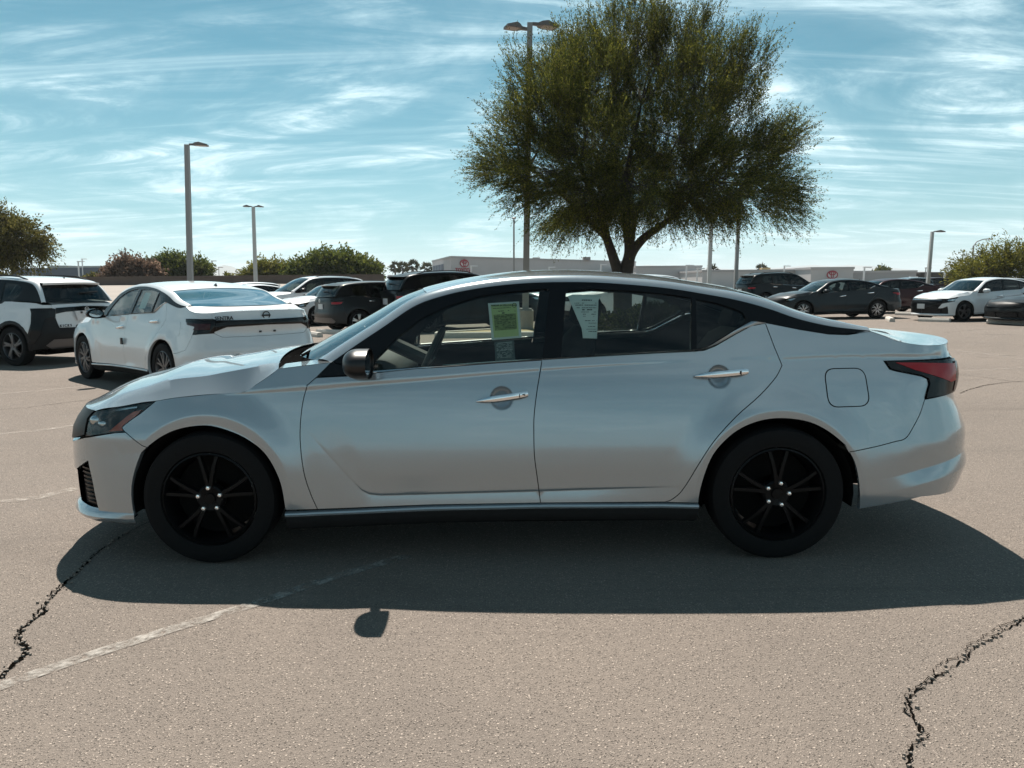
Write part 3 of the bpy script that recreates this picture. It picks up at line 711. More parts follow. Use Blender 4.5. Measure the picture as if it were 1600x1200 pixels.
for pts, wid in (([(-30, 682), (60, 673), (118, 665)], .10), ([(-30, 788), (60, 778), (118, 764)], .10), ([(1490, 548), (1540, 553), (1600, 562), (1680, 573)], .10), ([(1500, 580), (1560, 577), (1640, 573)], .06), ([(-20, 617), (60, 611), (130, 604)], .09)):
    strip('faded_line', G_(pts), wid, M['line_faint'], z=.004)
for pts, wid in (([(1525, 558), (1560, 560)], .03), ([(1560, 556), (1590, 556)], .03)):
    strip('tar_seam', G_(pts), wid, M['tar_line'], z=.0045)
# ---------------------------------------------------------------- cars
def pillow(mb, c, half, p=4.0, n=10, tilt=0.0, mi=0):
    """rounded box (superquadric) round c, tilted about the y axis"""
    a = np.linspace(-math.pi/2, math.pi/2, n); b = np.linspace(-math.pi, math.pi, 2*n, endpoint=False)
    e = 2.0 / p
    sg = lambda x: np.sign(x) * np.abs(x)**e
    ca, sa = sg(np.cos(a)), sg(np.sin(a)); cb, sb = sg(np.cos(b)), sg(np.sin(b))
    P = np.stack([np.outer(ca, cb)*half[0], np.outer(ca, sb)*half[1], np.outer(sa, np.ones_like(b))*half[2]], -1)
    ct, st = math.cos(tilt), math.sin(tilt)
    X = P[..., 0]*ct + P[..., 2]*st; Z = -P[..., 0]*st + P[..., 2]*ct
    P = np.stack([X + c[0], P[..., 1] + c[1], Z + c[2]], -1)
    return mb.grid(P, close=True, mi=mi)

def round_poly(pts, r, n=6):
    p = np.asarray(pts, float); out = []
    for a, b, c in zip(np.roll(p, 1, axis=0), p, np.roll(p, -1, axis=0)):
        d1 = (a - b)/np.linalg.norm(a - b); d2 = (c - b)/np.linalg.norm(c - b); s, e = b + d1*r, b + d2*r
        for k in range(n + 1):
            t = k/n; out.append((1-t)**2*s + 2*t*(1-t)*b + t*t*e)
    return np.array(out)
def seg_between(line, a, b):
    """the part of a polyline whose x lies between a and b"""
    return [p for p in line if min(a, b) - 1e-6 <= p[0] <= max(a, b) + 1e-6]

def make_wheel(root, x, y, z, r, side, mats, style, width=.215, hi=False, rim_frac=.70):
    """tyre, rim with spokes, wheel nuts; side -1 = near (outer face towards -y)"""
    w = thing_part('wheel', root, (x, y, z))
    s = side
    rr = r * rim_frac; seg = 56 if hi else 28; hw = width / 2
    t = MB()
    prof = [(rr*.99, -hw*.70), (rr*1.03, -hw*.92), (rr*1.10, -hw), (r*.90, -hw*1.0), (r*.965, -hw*.90), (r*.992, -hw*.72), (r, -hw*.4), (r, 0), (r, hw*.4), (r*.992, hw*.72), (r*.965, hw*.9), (r*.88, hw), (rr*1.03, hw*.92), (rr*.99, hw*.6)]
    t.lathe([(a, -s*-b if s < 0 else b*-1*-1) for a, b in prof], 'y', seg)
    t.build('tyre', M['rubber'], w, angle=40)
    o = MB(); f = -hw*.86                                         # outer face offset (towards the outside)
    Y = lambda b: b if s < 0 else -b
    o.lathe([(rr*1.0, Y(f)), (rr*.965, Y(f - .004)), (rr*.93, Y(f + .012)), (rr*.90, Y(f + .06)), (rr*.88, Y(hw*.7))], 'y', seg)
    o.build('rim', M[mats[0]], w, angle=30)
    nsp, twin, wid, curve = style
    for k in range(nsp):
        sp = MB(); a0 = math.pi/2 + 2*math.pi*k/nsp
        for d in ((-1, 1) if twin else (0,)):
            rows = []
            for j, q in enumerate((.14, .30, .50, .72, .95)):
                a = a0 + d*twin*(.35 + .65*q) + curve*q*q
                c = np.array([math.cos(a), math.sin(a)]); n = np.array([-c[1], c[0]])
                wd = wid*rr*(1.15 - .35*q) * (1 + .5*max(0, q - .75)); dp = f + .012 - .010*math.sin(q*3.0)
                p0 = c*rr*q
                rows.append([(p0[0] - n[0]*wd, Y(dp + .022), p0[1] - n[1]*wd), (p0[0] - n[0]*wd*.7, Y(dp), p0[1] - n[1]*wd*.7),
                             (p0[0] + n[0]*wd*.7, Y(dp), p0[1] + n[1]*wd*.7), (p0[0] + n[0]*wd, Y(dp + .022), p0[1] + n[1]*wd)])
            sp.grid(np.array(rows), flip=(s > 0))
        sp.build('spoke', M[mats[1]], w, angle=30)
    h = MB(); h.lathe([(rr*.30, Y(f + .05)), (rr*.29, Y(f + .014)), (rr*.25, Y(f + .006)), (rr*.12, Y(f + .012)), (rr*.11, Y(f + .004)), (.001, Y(f + .003))], 'y', 24); h.build('hub', M[mats[0]], w)
    b = MB(); b.lathe([(rr*.86, Y(.02)), (rr*.30, Y(.02))], 'y', 24)
    b.build('brake_disc', M['void'], w)
    if hi:
        for k in range(5):
            a = math.pi/2 + 2*math.pi*k/5 + (.05 if x < 0 else -.25)
            nb = MB(); nb.lathe([(.0125, .022), (.0125, -.006), (.0095, -.012), (.001, -.014)], 'y', 6)
            nb.build('lug_nut', M['nut'], w, angle=20, loc=(math.cos(a)*.057, Y(f + .006), math.sin(a)*.057))
    return w

def thing_part(name, parent, loc=(0, 0, 0)):
    """a part that only holds pieces: an Empty under its thing"""
    o = bpy.data.objects.new(name, None); COL.objects.link(o); o.parent = parent; o.location = loc; o.empty_display_size = .1
    return o

def roundel(name, parent, loc, rad, mat, axis='x', sgn=1, bar=True):
    """ring with a bar across it"""
    m = MB(); n = 24
    prof = [(rad, 0), (rad, .006), (rad*.78, .006), (rad*.78, 0)]
    m.lathe([(a, sgn*b) for a, b in prof], axis, n)
    if bar:
        t = .006*sgn*1.2
        if axis == 'x': m.box((min(0, t), -rad*1.12, -rad*.17), (max(0, t), rad*1.12, rad*.17))
        else: m.box((-rad*1.12, min(0, t), -rad*.17), (rad*1.12, max(0, t), rad*.17))
    return m.build(name, mat, parent, loc=loc)

def build_car(name, label, cat, loc, rz, shape, L, body, group=None, scale=(1, 1, 1), res=.10, hi=False, hatch=False,
              rims=('alloy_dark', 'alloy'), style=(5, .10, .07, 0.0), cladding=None, trim='bright_trim', side_glass='glass_dark', wind='glass_clear',
              rear_glass='glass_dark', light_bar=False, plate=True, front_plate=False, roof_rails=False, rear_insert=False, grille_bars=False,
              wheel_r=None, lite=False, frame_mat='gloss_black', mirror_mat='satin_black', seats=True, tail_mat='red_lens', seg_off=0.0):
    S = shape; root = thing(name, label, cat, loc, rz, group); sc = np.array(scale, float); B = M[body]
    lines = {k: [tuple(p) for p in v] for k, v in L.items()}
    g = lambda k: lines[k]
    sides = (False, True)
    fine = hi; FE = S.features() if hi else None; P_ = S.P
    def pn(name, pl, fn, mat, parent=root, off=0., depth=.022, gap=.0022, holes=(), mirror=False, r=None, both=False):
        pl = np.array(pl, float)
        if both: pl[:, 0] = np.where(pl[:, 0] < sF + 1e-4, sF - gap - .001, np.where(pl[:, 0] > sR - 1e-4, sR + gap + .001, pl[:, 0]))
        mb = MB(); ft = FE if (hi and fn is P_ and mat is B) else None
        for m_ in (sides if both else (mirror,)):
            panel_into(mb, pl, fn, res=r or res, off=off, depth=depth, gap=gap, holes=holes, mirror=m_, feat=ft)
        return mb.scale(sc).build(name, mat, parent)
    P, G = P_, S.G
    sF = S.s0 - S.Lf; sR = S.s1 + S.Lr
    hs = g('hood_side'); arF, arR = g('arch_f'), g('arch_r')
    lamp = g('headlamp'); tail = g('tail')
    # ---- outlines
    i0 = min(range(len(arF)), key=lambda i: abs(arF[i][0] - g('bump_fender')[-1][0]) + abs(arF[i][1] - g('bump_fender')[-1][1]))
    j0 = min(range(len(arR)), key=lambda i: abs(arR[i][0] - g('q_bump')[-1][0]) + abs(arR[i][1] - g('q_bump')[-1][1]))
    fd = g('fender_door'); lampR = [p for p in lamp[:7]] if not hatch else lamp[:3]
    fender = poly(sm(*hs[-1:], (-.93 if not hatch else -.93, .5*(hs[-1][1] + fd[0][1])), fd[0]), fd[:3] if fine else fd, sm(*fd[2:]) if fine else fd[2:],
                  [(arF[-1][0], fd[-1][1] - .002)], sm(*list(reversed(arF[i0:]))), list(reversed(g('bump_fender'))), list(reversed(lampR)), [p for p in hs if p[0] > lamp[0][0] - 1e-6])
    dt, bs = g('door_top'), g('b_shut')
    door_f = poly(dt, sm(*bs), [p for p in reversed(g('door_bot')[:3])][-3:] if False else [g('door_bot')[-2]] + [p for p in reversed(g('door_bot')[:-2])], list(reversed(sm(*fd[2:]))), [p for p in reversed(fd[1:3])])
    rt, rr_ = g('rd_top'), g('rd_rear')
    door_r = poly(rt, sm(*rr_[:3]) if not fine else rr_[:3], sm(*rr_[2:]), [g('door_bot')[-2]], list(reversed(sm(*bs))))
    qb = g('q_bump'); ts = g('trunk_side')
    lamp_out = sR - (.43 if not hatch else .30)
    if not hatch:
        zlip = 1.06
        quarter = poly(list(reversed(g('q_top'))), ts, [(2.25, 1.054), (lamp_out - .05, 1.056), (lamp_out - .05, .986)], tail[:1] + list(reversed(tail[3:])), sm(*qb), sm(*list(reversed(arR[:j0 + 1]))),
                       [(arR[0][0] - .01, .30)], list(reversed(sm(*rr_[2:]))), list(reversed(rr_[:3])))
    else:
        quarter = poly(list(reversed(g('q_top'))), ts, [(lamp_out - .05, 1.055), (lamp_out - .05, 1.002)], tail[:1] + list(reversed(tail[4:])), sm(*qb), sm(*list(reversed(arR[:j0 + 1]))),
                       [(arR[0][0] - .01, .30)], list(reversed(rr_)))
    bumpF = poly([(sF, g('bump_top')[0][1] - .01)], g('bump_top'), g('bump_fender'), sm(*list(reversed(arF[:i0 + 1]))), [(arF[0][0], .252)],
                 [(-2.0, .243), g('intake')[3], g('intake')[2], g('intake')[1], g('intake')[0], (g('intake')[0][0] - .06, .44), (sF, .44)] if not hatch else
                 [(-1.90, .275), g('intake')[3], g('intake')[2], g('intake')[1], g('intake')[0], (sF, .44)])
    botR = g('bump_bot')
    lampB = [(lamp_out, tail[2][1] + .01), (lamp_out + .09, .762), (sR, .757)] if not hatch else [(lamp_out, .84), (lamp_out + .05, .66), (sR, .65)]
    bumpR = poly(sm(*qb), sm(*arR[j0:]), botR, [(sR, botR[-1][1])], list(reversed(lampB)), (list(reversed(tail[2:4])) if False else [tail[2]]) if not hatch else [(1.95, .835)])
    lampP = poly(tail[:1], [(lamp_out, .978 if not hatch else .985)], [lampB[0]], tail[2:] if not hatch else [(2.0, .83), (1.80, .86)])
    face_top = 1.058
    for m_ in sides:
        fmb = MB(); panel_into(fmb, fender, P, res=res, mirror=m_, feat=FE)
        e = resample_line(sm(*hs[-1:], (-.93, .5*(hs[-1][1] + fd[0][1])), fd[0]), 10)          # ledge between fender and windscreen
        p = P(e[:, 0], e[:, 1]); q = p.copy(); q[:, 1] -= .13; q[:, 2] += .012; sgn = 1 if m_ else -1
        fmb.grid(np.stack([p, q], 1) * np.array([1, sgn, 1]), n=np.tile((0, 0, 1.), (10, 2, 1)), flip=not m_)
        fender_o = fmb.scale(sc).build('fender', B, root)
        cups = []
        if hi:
            for hk in ('handle_f', 'handle_r'):
                xc, zc_ = g(hk)[2]; cups.append(np.array([(xc + .056*math.cos(t), zc_ + .056*math.sin(t)) for t in np.linspace(0, 2*math.pi, 36, endpoint=False)]))
        df = pn('door', door_f, P, B, mirror=m_, holes=cups[:1], gap=.0022); dr = pn('door', door_r, P, B, mirror=m_, holes=cups[1:])
        qp = pn('quarter_panel', quarter, P, B, mirror=m_, depth=.035)
        fuel = round_poly([(1.645, .948), (1.845, .949), (1.862, .768), (1.658, .765)], .05) if not hatch else round_poly([(1.50, .92), (1.68, .92), (1.68, .78), (1.50, .78)], .03)
        if not m_ and not lite: pn('fuel_flap', fuel, P, B, qp, off=.0015, depth=.006, gap=0.001, mirror=m_)
        if not lite and hi and not m_:
            ff = fuel; c = ff.mean(0); pn('flap_gap', c + (ff - c)*1.02, P, M['void'], qp, off=.0006, depth=0, gap=-.002, holes=[c + (ff - c)*.985])
        # ---- windows
        gl = [g('glass_f'), g('glass_r'), g('quarter')]
        fr = poly(sm(*g('frame_out')), list(reversed(g('belt_glass'))))
        up = lambda pl, d=.004: np.array([(a, max(b, interp(a, g('belt_glass')) + d)) for a, b in pl])
        gh = [up(poly(sm(*q_[:-2]) if fine else q_, q_[-2:])) if False else up(np.array(q_)) for q_ in gl]
        pn('window_frame', fr, G, M[frame_mat], holes=gh, mirror=m_, depth=.03, gap=.0015, off=.001, r=.06 if hi else res)
        pn('mirror_base', g('mirror_tri'), P, M['gloss_black'], mirror=m_, off=.002, depth=.02)
        for nm, q_, par, mt in (('window', gh[0], df, 'glass' if hi else side_glass), ('window', gh[1], dr, 'glass' if hi else side_glass), ('quarter_window', gh[2], root, 'glass_dark')):
            pn(nm, inset_poly(q_ if area(q_) > 0 else q_[::-1], -.008), G, M[mt], par, off=-.007, depth=0, gap=0, mirror=m_, r=.08)
        # ---- trim under the glass
        top = [p for p in g('belt_glass') if p[0] <= 1.295]
        a = resample_line(dt[2:] + rt[1:] if not hatch else dt[1:] + rt[1:], 40); b = resample_line(top, 40)
        pa, pb = P(a[:, 0], a[:, 1] + .001), G(b[:, 0], b[:, 1]); mid = .5*(pa + pb); mid[:, 1] += .004; mid[:, 2] += .002
        mb = MB().grid(np.stack([pa - np.array([0, .02, 0]), pa, mid, pb, pb - np.array([0, .03, 0])], 1) * np.array([1, sgn, 1]), flip=not m_)
        mb.scale(sc).build('window_trim', M[trim], root, angle=60)
        # ---- handles
        if not lite:
            for dd, hk in ((df, 'handle_f'), (dr, 'handle_r')):
                (x0, z0), (x1, z1), (xc, zc_) = g(hk)
                if hi:
                    cup = MB(); rows = []
                    for rr2, dd2 in ((.0605, .0005), (.056, -.002), (.052, -.010), (.044, -.020), (.03, -.027), (.001, -.030)):
                        aa2 = np.linspace(0, 2*math.pi, 36, endpoint=False); p = P(xc + rr2*np.cos(aa2), zc_ + rr2*np.sin(aa2)); p[:, 1] = sgn*(p[:, 1] + dd2); rows.append(p)
                    cup.grid(np.array(rows), close=True, flip=not m_)
                    cup.scale(sc).build('handle_cup', M['silver_cup'], dd)
                rows = []
                for k in range(13):
                    q = k / 12; x = x0 + (x1 - x0)*q; zz = z0 + (z1 - z0)*q
                    hh = (.0045 + .0135*min(1, q/.35)**.7) * (1 if q < .97 else .75); out = .012 + .022*math.sin(math.pi*min(max(q, .02), .98))**.5
                    base = P(x, zz); ring = []
                    for t in np.linspace(0, 2*math.pi, 10, endpoint=False):
                        ring.append((x, sgn*(base[1] + out + .009*math.cos(t)), zz + hh*math.sin(t)))
                    rows.append(ring)
                hm = MB().grid(np.array(rows), close=True, flip=m_)
                hm.add(rows[0], [tuple(range(10))]); hm.add(rows[-1], [tuple(range(10))[::-1]])
                hn = hm.scale(sc).build('handle', M['chrome' if (hi or trim != 'satin_black') else body], dd, angle=50)
                if hi:
                    lk = MB(); xk = x1 - .040; zk = z0 + (z1 - z0)*(xk - x0)/(x1 - x0); yk = sgn*(P(xk, zk)[1] + .012 + .022 + .0085)
                    lk.box((xk - .0007, min(yk - .012*sgn, yk + .0015*sgn), zk - .010), (xk + .0007, max(yk - .012*sgn, yk + .0015*sgn), zk + .010)); lk.build('seam', M['void'], dd)
                    if hk == 'handle_f': MB().lathe([(.0045, .006*sgn), (.0045, -.004*sgn), (.001, -.004*sgn)], 'y', 10, c=(x1 - .018, yk + .001*sgn, z1 + .001)).build('keyhole', M['satin_black'], dd)
        # ---- lamps
        bowl = pn('headlight', lamp, P, M['lamp_shell' if hi else 'smoke'], off=-.03 if hi else -.004, depth=-.028 if hi else .02, gap=.003, mirror=m_)
        if hi:
            pn('lens', lamp, P, M['lens'], bowl, off=-.002, depth=0, gap=.003, mirror=m_)
            pn('orange_reflector', g('amber'), P, M['amber'], bowl, off=-.012, depth=.012, gap=0, mirror=m_, r=.03)
            for (xx, zz, rd) in ((-2.00, .715, .028), (-1.955, .70, .024)):
                rb = MB(); b0 = P(xx, zz); pillow(rb, (xx, sgn*(b0[1] - .035), zz), (rd*1.3, rd, rd), 2.4, 8); rb.build('projector', M['reflector'], bowl)
            strip = [(-2.075, .655), (-2.05, .657), (-2.055, .705), (-2.04, .728), (-1.90, .768), (-1.76, .79), (-1.76, .797), (-1.90, .780), (-2.05, .745), (-2.078, .715)]
            pn('light_strip', strip, P, M['reflector'], bowl, off=-.010, depth=.008, gap=0, mirror=m_, r=.03)
            blk = [(-1.985, .66), (-1.92, .662), (-1.80, .755), (-1.77, .785), (-1.86, .775), (-1.95, .74), (-1.99, .70)]
            pn('dark_bezel', blk, P, M['smoke'], bowl, off=-.016, depth=.01, gap=0, mirror=m_, r=.04)
        elif not lite:
            c = np.array(lamp).mean(0)
            pn('light_strip', c + (np.array(lamp) - c)*np.array([.78, .45]), P, M['reflector'], bowl, off=0.0, depth=.006, gap=0, mirror=m_)
        tl = pn('tail_light', lampP, P, M['smoke'], off=.010 if hi else .006, depth=.03, gap=.003, mirror=m_)
        if hi:
            pn('red_lens', [(1.985, .973), (2.10, .970), (2.40, .955), (2.40, .875), (2.33, .868), (2.08, .935)], P, M['red_lens'], tl, off=.013, depth=.004, gap=0, mirror=m_, r=.04)
            pn('red_lens', [(2.41, .965), (lamp_out - .006, .962), (lamp_out - .006, .83), (2.38, .82)], P, M['red_dark'], tl, off=.013, depth=.004, gap=0, mirror=m_, r=.04)
        else:
            c = np.array(lampP).mean(0); pn('red_lens', c + (np.array(lampP) - c)*np.array([.80, .42]), P, M[tail_mat], tl, off=.010, depth=.004, gap=0, mirror=m_)
        # ---- sill
        xs = np.linspace(arF[-1][0], arR[0][0] - .005, 24); zt = interp(xs, [(p[0], p[1]) for p in g('sill_top')] if 'sill_top' in L else [(-1, .297), (1, .297)])
        rows = []
        for dz, dy in ((.0, -.02), (-.001, .0), (-.006, .012), (-.013, .015), (-.022, .012), (-.028, .002)): 
            p = P(xs, zt); p[:, 2] += dz; p[:, 1] += dy; rows.append(p)
        MB().grid(np.array(rows) * np.array([1, sgn, 1]), flip=m_).scale(sc).build('side_sill', M[cladding] if cladding else B, root, angle=30)
        rows = []
        for dz, dy in ((-.026, .006), (-.05, -.004), (-.09, -.03), (-.12, -.10)):
            p = P(xs, zt); p[:, 2] += dz; p[:, 1] += dy; rows.append(p)
        MB().grid(np.array(rows) * np.array([1, sgn, 1]), flip=m_).scale(sc).build('rocker_panel', M['rocker'], root)
        # ---- cladding round the arches
        if cladding:
            for hx, ar in ((S.hub_f, arF), (S.hub_r, arR)):
                a_ = np.array(ar); c = np.array([hx, S.hub_z]); o_ = c + (a_ - c)*1.16; pn('arch_cladding', poly(a_, o_[::-1]), P, M[cladding], off=.006, depth=.02, gap=0, mirror=m_)
        # ---- wheel wells
        for hx in (S.hub_f, S.hub_r):
            w = MB(); aa = np.linspace(R(-11), R(191), 20); rw = S.arch_r + .006
            w.grid(np.array([[(hx + rw*math.cos(t), sgn*y, S.hub_z + rw*math.sin(t)) for t in aa] for y in (.885*1, .52)]))
            w.add([(hx + rw*math.cos(t), sgn*.52, S.hub_z + rw*math.sin(t)) for t in aa], [tuple(range(20))])
            w.scale(sc).build('wheel_well', M['void'], root)
        # ---- mirror
        mc = np.array(g('mirror')).mean(0) if 'mirror' in L else np.array([-.68, 1.08])
        mm = MB(); nA, nB = 14, 20
        a_ = np.linspace(0, math.pi/2, nA); rows = []
        for t in a_:
            rows.append([(-.075*math.sin(t)**1.0, .115*math.cos(t)**.8*math.cos(b)*(1 + .10*math.cos(b)), .072*math.cos(t)**.62*np.sign(math.sin(b))*abs(math.sin(b))**.9) for b in np.linspace(0, 2*math.pi, nB, endpoint=False)])
        base = np.array(rows); base = np.concatenate([base[:1]*np.array([0, 1, 1]) + np.array([.05, 0, 0]), base], 0); rim0 = base[0]
        cen = np.array([mc[0] + .040, sgn*(.80 + .155), mc[1] - .004])
        bb = base.copy(); bb[..., 1] *= sgn
        mm.grid(bb + cen, close=True, flip=not m_)
        rb_ = bb[0] + cen - np.array([.012, 0, 0]); mm.add(rb_, [tuple(range(nB))])
        mo = mm.scale(sc).build('side_mirror', M[mirror_mat if mirror_mat != 'body' else body], root, angle=45)
        mg = MB(); nb = 20; mg.add([((cen[0] + .041), cen[1] + .092*math.cos(b), cen[2] + .052*math.sin(b)) for b in np.linspace(0, 2*math.pi, nb, endpoint=False)], [tuple(range(nb))])
        mg.scale(sc).build('mirror_glass', M['chrome'], mo)
        MB().tube([tuple(cen + np.array([0, -sgn*.06, -.03])), (cen[0] - .02, sgn*.80, cen[2] - .055)], .022, 8).scale(sc).build('mirror_arm', M['satin_black'], mo)
    # ---- bumpers and grille (both halves in one piece)
    bf = pn('front_bumper', bumpF, P, B, both=True, depth=.03)
    if not hatch:
        it = g('intake'); [pn('air_intake', poly(it[:4], [(-2.05, .26), (-2.25, .25)], [(-2.22, .40)]), P, M['satin_black'], bf, off=-.03, depth=-.02, mirror=m_, gap=0) for m_ in sides]
        if hi:
            for k in range(9):
                zz = .285 + k*.022; pn('grille_slat', [(-2.125 - .004*k, zz), (-2.025, zz), (-2.025, zz + .008), (-2.125 - .004*k, zz + .008)], P, M['gloss_black'], bf, off=-.012, depth=.02, gap=0, r=.05)
        rows = []
        ss = np.r_[np.linspace(arF[0][0] + .002, -2.0, 6), np.linspace(-2.05, sF, 16)]
        for zz, dy in ((.262, -.012), (.250, .004), (.243, .012), (.222, .028), (.205, .030), (.19, .016), (.175, -.03)):
            fr_ = np.interp(ss, [sF, -2.2, -1.95, -1.78], [1, 1, .75, .35]); z_ = np.interp(ss, [sF, -2.1, -1.78], [0, 0, .012])
            p = P(ss, np.full_like(ss, zz)); n_ = fn_normal(P, ss, np.full_like(ss, zz)); n_[:, 1] *= -1
            n_[:, 2] = 0; rows.append(p + n_*(dy*fr_)[:, None] + np.stack([0*ss, 0*ss, z_], -1))
        A = np.array(rows); lp = MB(); lp.grid(A * np.array([1, -1, 1])); lp.grid(A, flip=True)
        lp.scale(sc).build('front_lip', B, root, angle=30)
        pn('lower_grille', [(sF, .43), (-2.26, .43), (-2.27, .26), (sF, .26)], P, M['satin_black'], bf, off=-.03, depth=-.02, both=True, gap=0)
        gp = [(-2.085, .640), (-2.096, .72), (-2.074, .745), (-2.045, .766), (sF, .768), (sF, .585), (-2.27, .598)]
    else:
        pn('lower_grille', [(sF, .43), g('intake')[0], g('intake')[1], g('intake')[2], g('intake')[3], (-1.90, .27), (sF, .27)], P, M['satin_black'], bf, off=-.006, depth=.02, both=True, gap=0)
        gp = [(-2.06, .75), (-2.08, .80), (-1.96, .865), (sF, .868), (sF, .715), (-2.52, .715)]
    gr = pn('grille', gp, P, M['satin_black'], both=True, off=-.004 if not hi else .004, depth=.03)
    if grille_bars:
        pn('grille_lower', [(-2.22, .60), (sF, .60), (sF, .40), (-2.36, .40)], P, M['satin_black'], gr, off=.004, depth=.02, both=True, gap=0)
        for k in range(5): pn('grille_bar', [(-2.25 - .02*k, .72 - .06*k), (sF, .72 - .06*k), (sF, .708 - .06*k), (-2.25 - .02*k, .708 - .06*k)], P, M['chrome' if k == 0 else 'gloss_black'], gr, off=.010, depth=.01, both=True, gap=0)
    xn = float(pchip(.55, S.nose))
    if front_plate:
        mb = MB().box((xn - .035, -.16, .42), (xn - .02, .16, .58)); mb.scale(sc).build('licence_plate', M['plate'], bf, smooth=False)
    rb = pn('rear_bumper', bumpR, P, B if not (cladding and hatch) else M[cladding], both=True, depth=.03)
    if hi or not hatch:                                           # crease across the lower rear bumper
        pass
    if rear_insert:
        pn('lower_insert', [(sR, .32), (sR - .62, .32), (sR - .68, .40), (sR - .55, .455), (sR, .455)] if not hatch else [(sR, .30), (sR - .36, .30), (sR - .45, .36), (sR - .33, .46), (sR, .46)], P, M['satin_black' if not hatch else 'alloy_dark'], rb, off=.006, depth=.02, both=True, gap=0)
        if not hatch: pn('reflector_lens', [(sR - .62, .375), (sR - .44, .40), (sR - .44, .43), (sR - .62, .405)], P, M['red_lens'], rb, off=.010, depth=.004, both=True, gap=0)
    # ---- top: windscreen, roof, rear window as one lofted surface
    O = resample_line(sm(*g('frame_out'), n=8), 90); o3 = G(O[:, 0], O[:, 1]); x = o3[:, 0]
    if not hatch:
        off = lambda k: np.interp(x, *{'x': ([-.80, -.55, -.33, -.1, 1.0, 1.3, 1.9], [-.09, -.03, -.02, 0, 0, .02, .0]),
                                       'y': ([-.80, -.5, -.2, .3, 1.2, 1.9], [-.085, -.085, -.075, -.07, -.075, -.075]),
                                       'z': ([-.80, -.55, -.3, .2, 1.1, 1.35, 1.75, 1.9], [.004, .030, .036, .034, .034, .040, .028, .004])}[k])
        bx = np.interp(x, [-.80, -.35, 0, 1.2, 1.9], [-.24, -.075, -.03, .05, .13]); bz = np.interp(x, [-.80, -.4, .2, 1.1, 1.5, 1.9], [-.004, .022, .038, .036, .028, -.006])
        u_ws, u_rw = -.315, 1.235
        isw = x < u_ws; isr = x > u_rw
    else:
        t = np.linspace(0, 1, 90)
        off = lambda k: np.interp(x, *{'x': ([-.86, -.55, -.15, .1, 1.5, 1.7, 1.98], [-.09, -.03, -.01, 0, .05, .06, .03]),
                                       'y': ([-.86, -.5, .3, 1.5, 1.7, 1.98], [-.085, -.085, -.07, -.06, -.07, -.06]),
                                       'z': ([-.86, -.55, -.2, .2, 1.4, 1.68, 1.98], [.004, .028, .034, .034, .034, .030, .0])}[k])
        bx = np.interp(x, [-.86, -.2, .1, 1.5, 1.98], [-.24, -.075, -.03, .10, .09]); bz = np.interp(x, [-.86, -.4, .2, 1.5, 1.7, 1.98], [-.004, .02, .035, .030, .015, -.004])
        isw = x < -.14; isr = x > 1.69
    I = o3 + np.stack([off('x'), off('y'), off('z')], -1)
    mid = .5*(o3 + I); tn = np.gradient(o3, axis=0); tn /= np.linalg.norm(tn, axis=1)[:, None]; cr = I - o3
    nn = np.cross(tn, cr); nn /= np.linalg.norm(nn, axis=1)[:, None] + 1e-9; nn *= np.sign(nn[:, 1:2] + 1e-9)
    q1 = o3 + cr*.22 + nn*.010; q2 = o3 + cr*.5 + nn*.014; q3 = o3 + cr*.8 + nn*.010
    for m_ in sides:
        sgn = 1 if m_ else -1
        MB().grid(np.stack([o3 - nn*.02, o3, q1, q2, q3, I, I - nn*.02], 1) * np.array([1, sgn, 1]), flip=not m_).scale(sc).build('roof_rail', B, root, angle=45)
    v = np.linspace(-1, 1, 25)
    def loft(idx, name, mat, dz=0.0, shrink=.004):
        i = np.arange(len(x))[idx]; rows = []
        for k in i:
            w = 1 - np.abs(v)**2.2
            rows.append(np.stack([I[k, 0] + bx[k]*w, v*(I[k, 1] - shrink), I[k, 2] + bz[k]*w + dz], -1))
        return MB().grid(np.array(rows), flip=True).scale(sc).build(name, mat, root)
    iw = np.where(isw)[0]; ir = np.where(isr)[0]
    loft(slice(0, iw[-1] + 1), 'windscreen', M[wind], -.004)
    rf = loft(slice(iw[-1], ir[0] + 1), 'roof', B)
    loft(slice(iw[-1], ir[0] + 1), 'headliner', M['interior'], -.035, .03)
    rw = loft(slice(ir[0], len(x)), 'rear_window', M[rear_glass], -.004)
    if hatch:                                                     # black surround and spoiler of the tailgate
        k = ir[0]; w = 1 - np.abs(v)**2.2
        e0 = np.stack([I[k, 0] + bx[k]*w, v*I[k, 1], I[k, 2] + bz[k]*w + .004], -1); e1 = e0 + np.stack([.10 + .05*w, 0*w, -.012 + 0*w], -1); e2 = e1 + np.array([-.02, 0, -.035]); e3 = e0 + np.array([.01, 0, -.045])
        MB().grid(np.stack([e0, e1, e2, e3]), flip=True).scale(sc).build('spoiler', B if body != 'white' or True else M['gloss_black'], root, angle=40)
    if not lite and not hi:
        fin = MB(); k = ir[0] - 3; zc_ = I[k, 2] + bz[k]; fin.add([(I[k, 0] - .10, 0, zc_ + .006), (I[k, 0] + .02, -.02, zc_), (I[k, 0] + .02, .02, zc_), (I[k, 0] + .02, 0, zc_ + .05)], [(0, 1, 3), (0, 3, 2), (1, 2, 3)])
        fin.scale(sc).build('antenna_fin', M['gloss_black'] if not hi else B, rf, smooth=False)
    if roof_rails:
        for sgn in (-1, 1):
            pts = [(I[k, 0], sgn*(I[k, 1] + .01), I[k, 2] + (.035 if 0 < j < 8 else .0)) for j, k in enumerate(np.linspace(np.searchsorted(x, -.05), np.searchsorted(x, 1.45), 9).astype(int))]
            MB().tube(pts, .014, 6).scale(sc).build('roof_rack_bar', M['satin_black'], root)
    # ---- hood
    cr_ = ([(-2.034, .768), (-1.87, .826)] if not hatch else []) + g('hood_crease'); z_cr = lambda xx: float(pchip(xx, cr_))
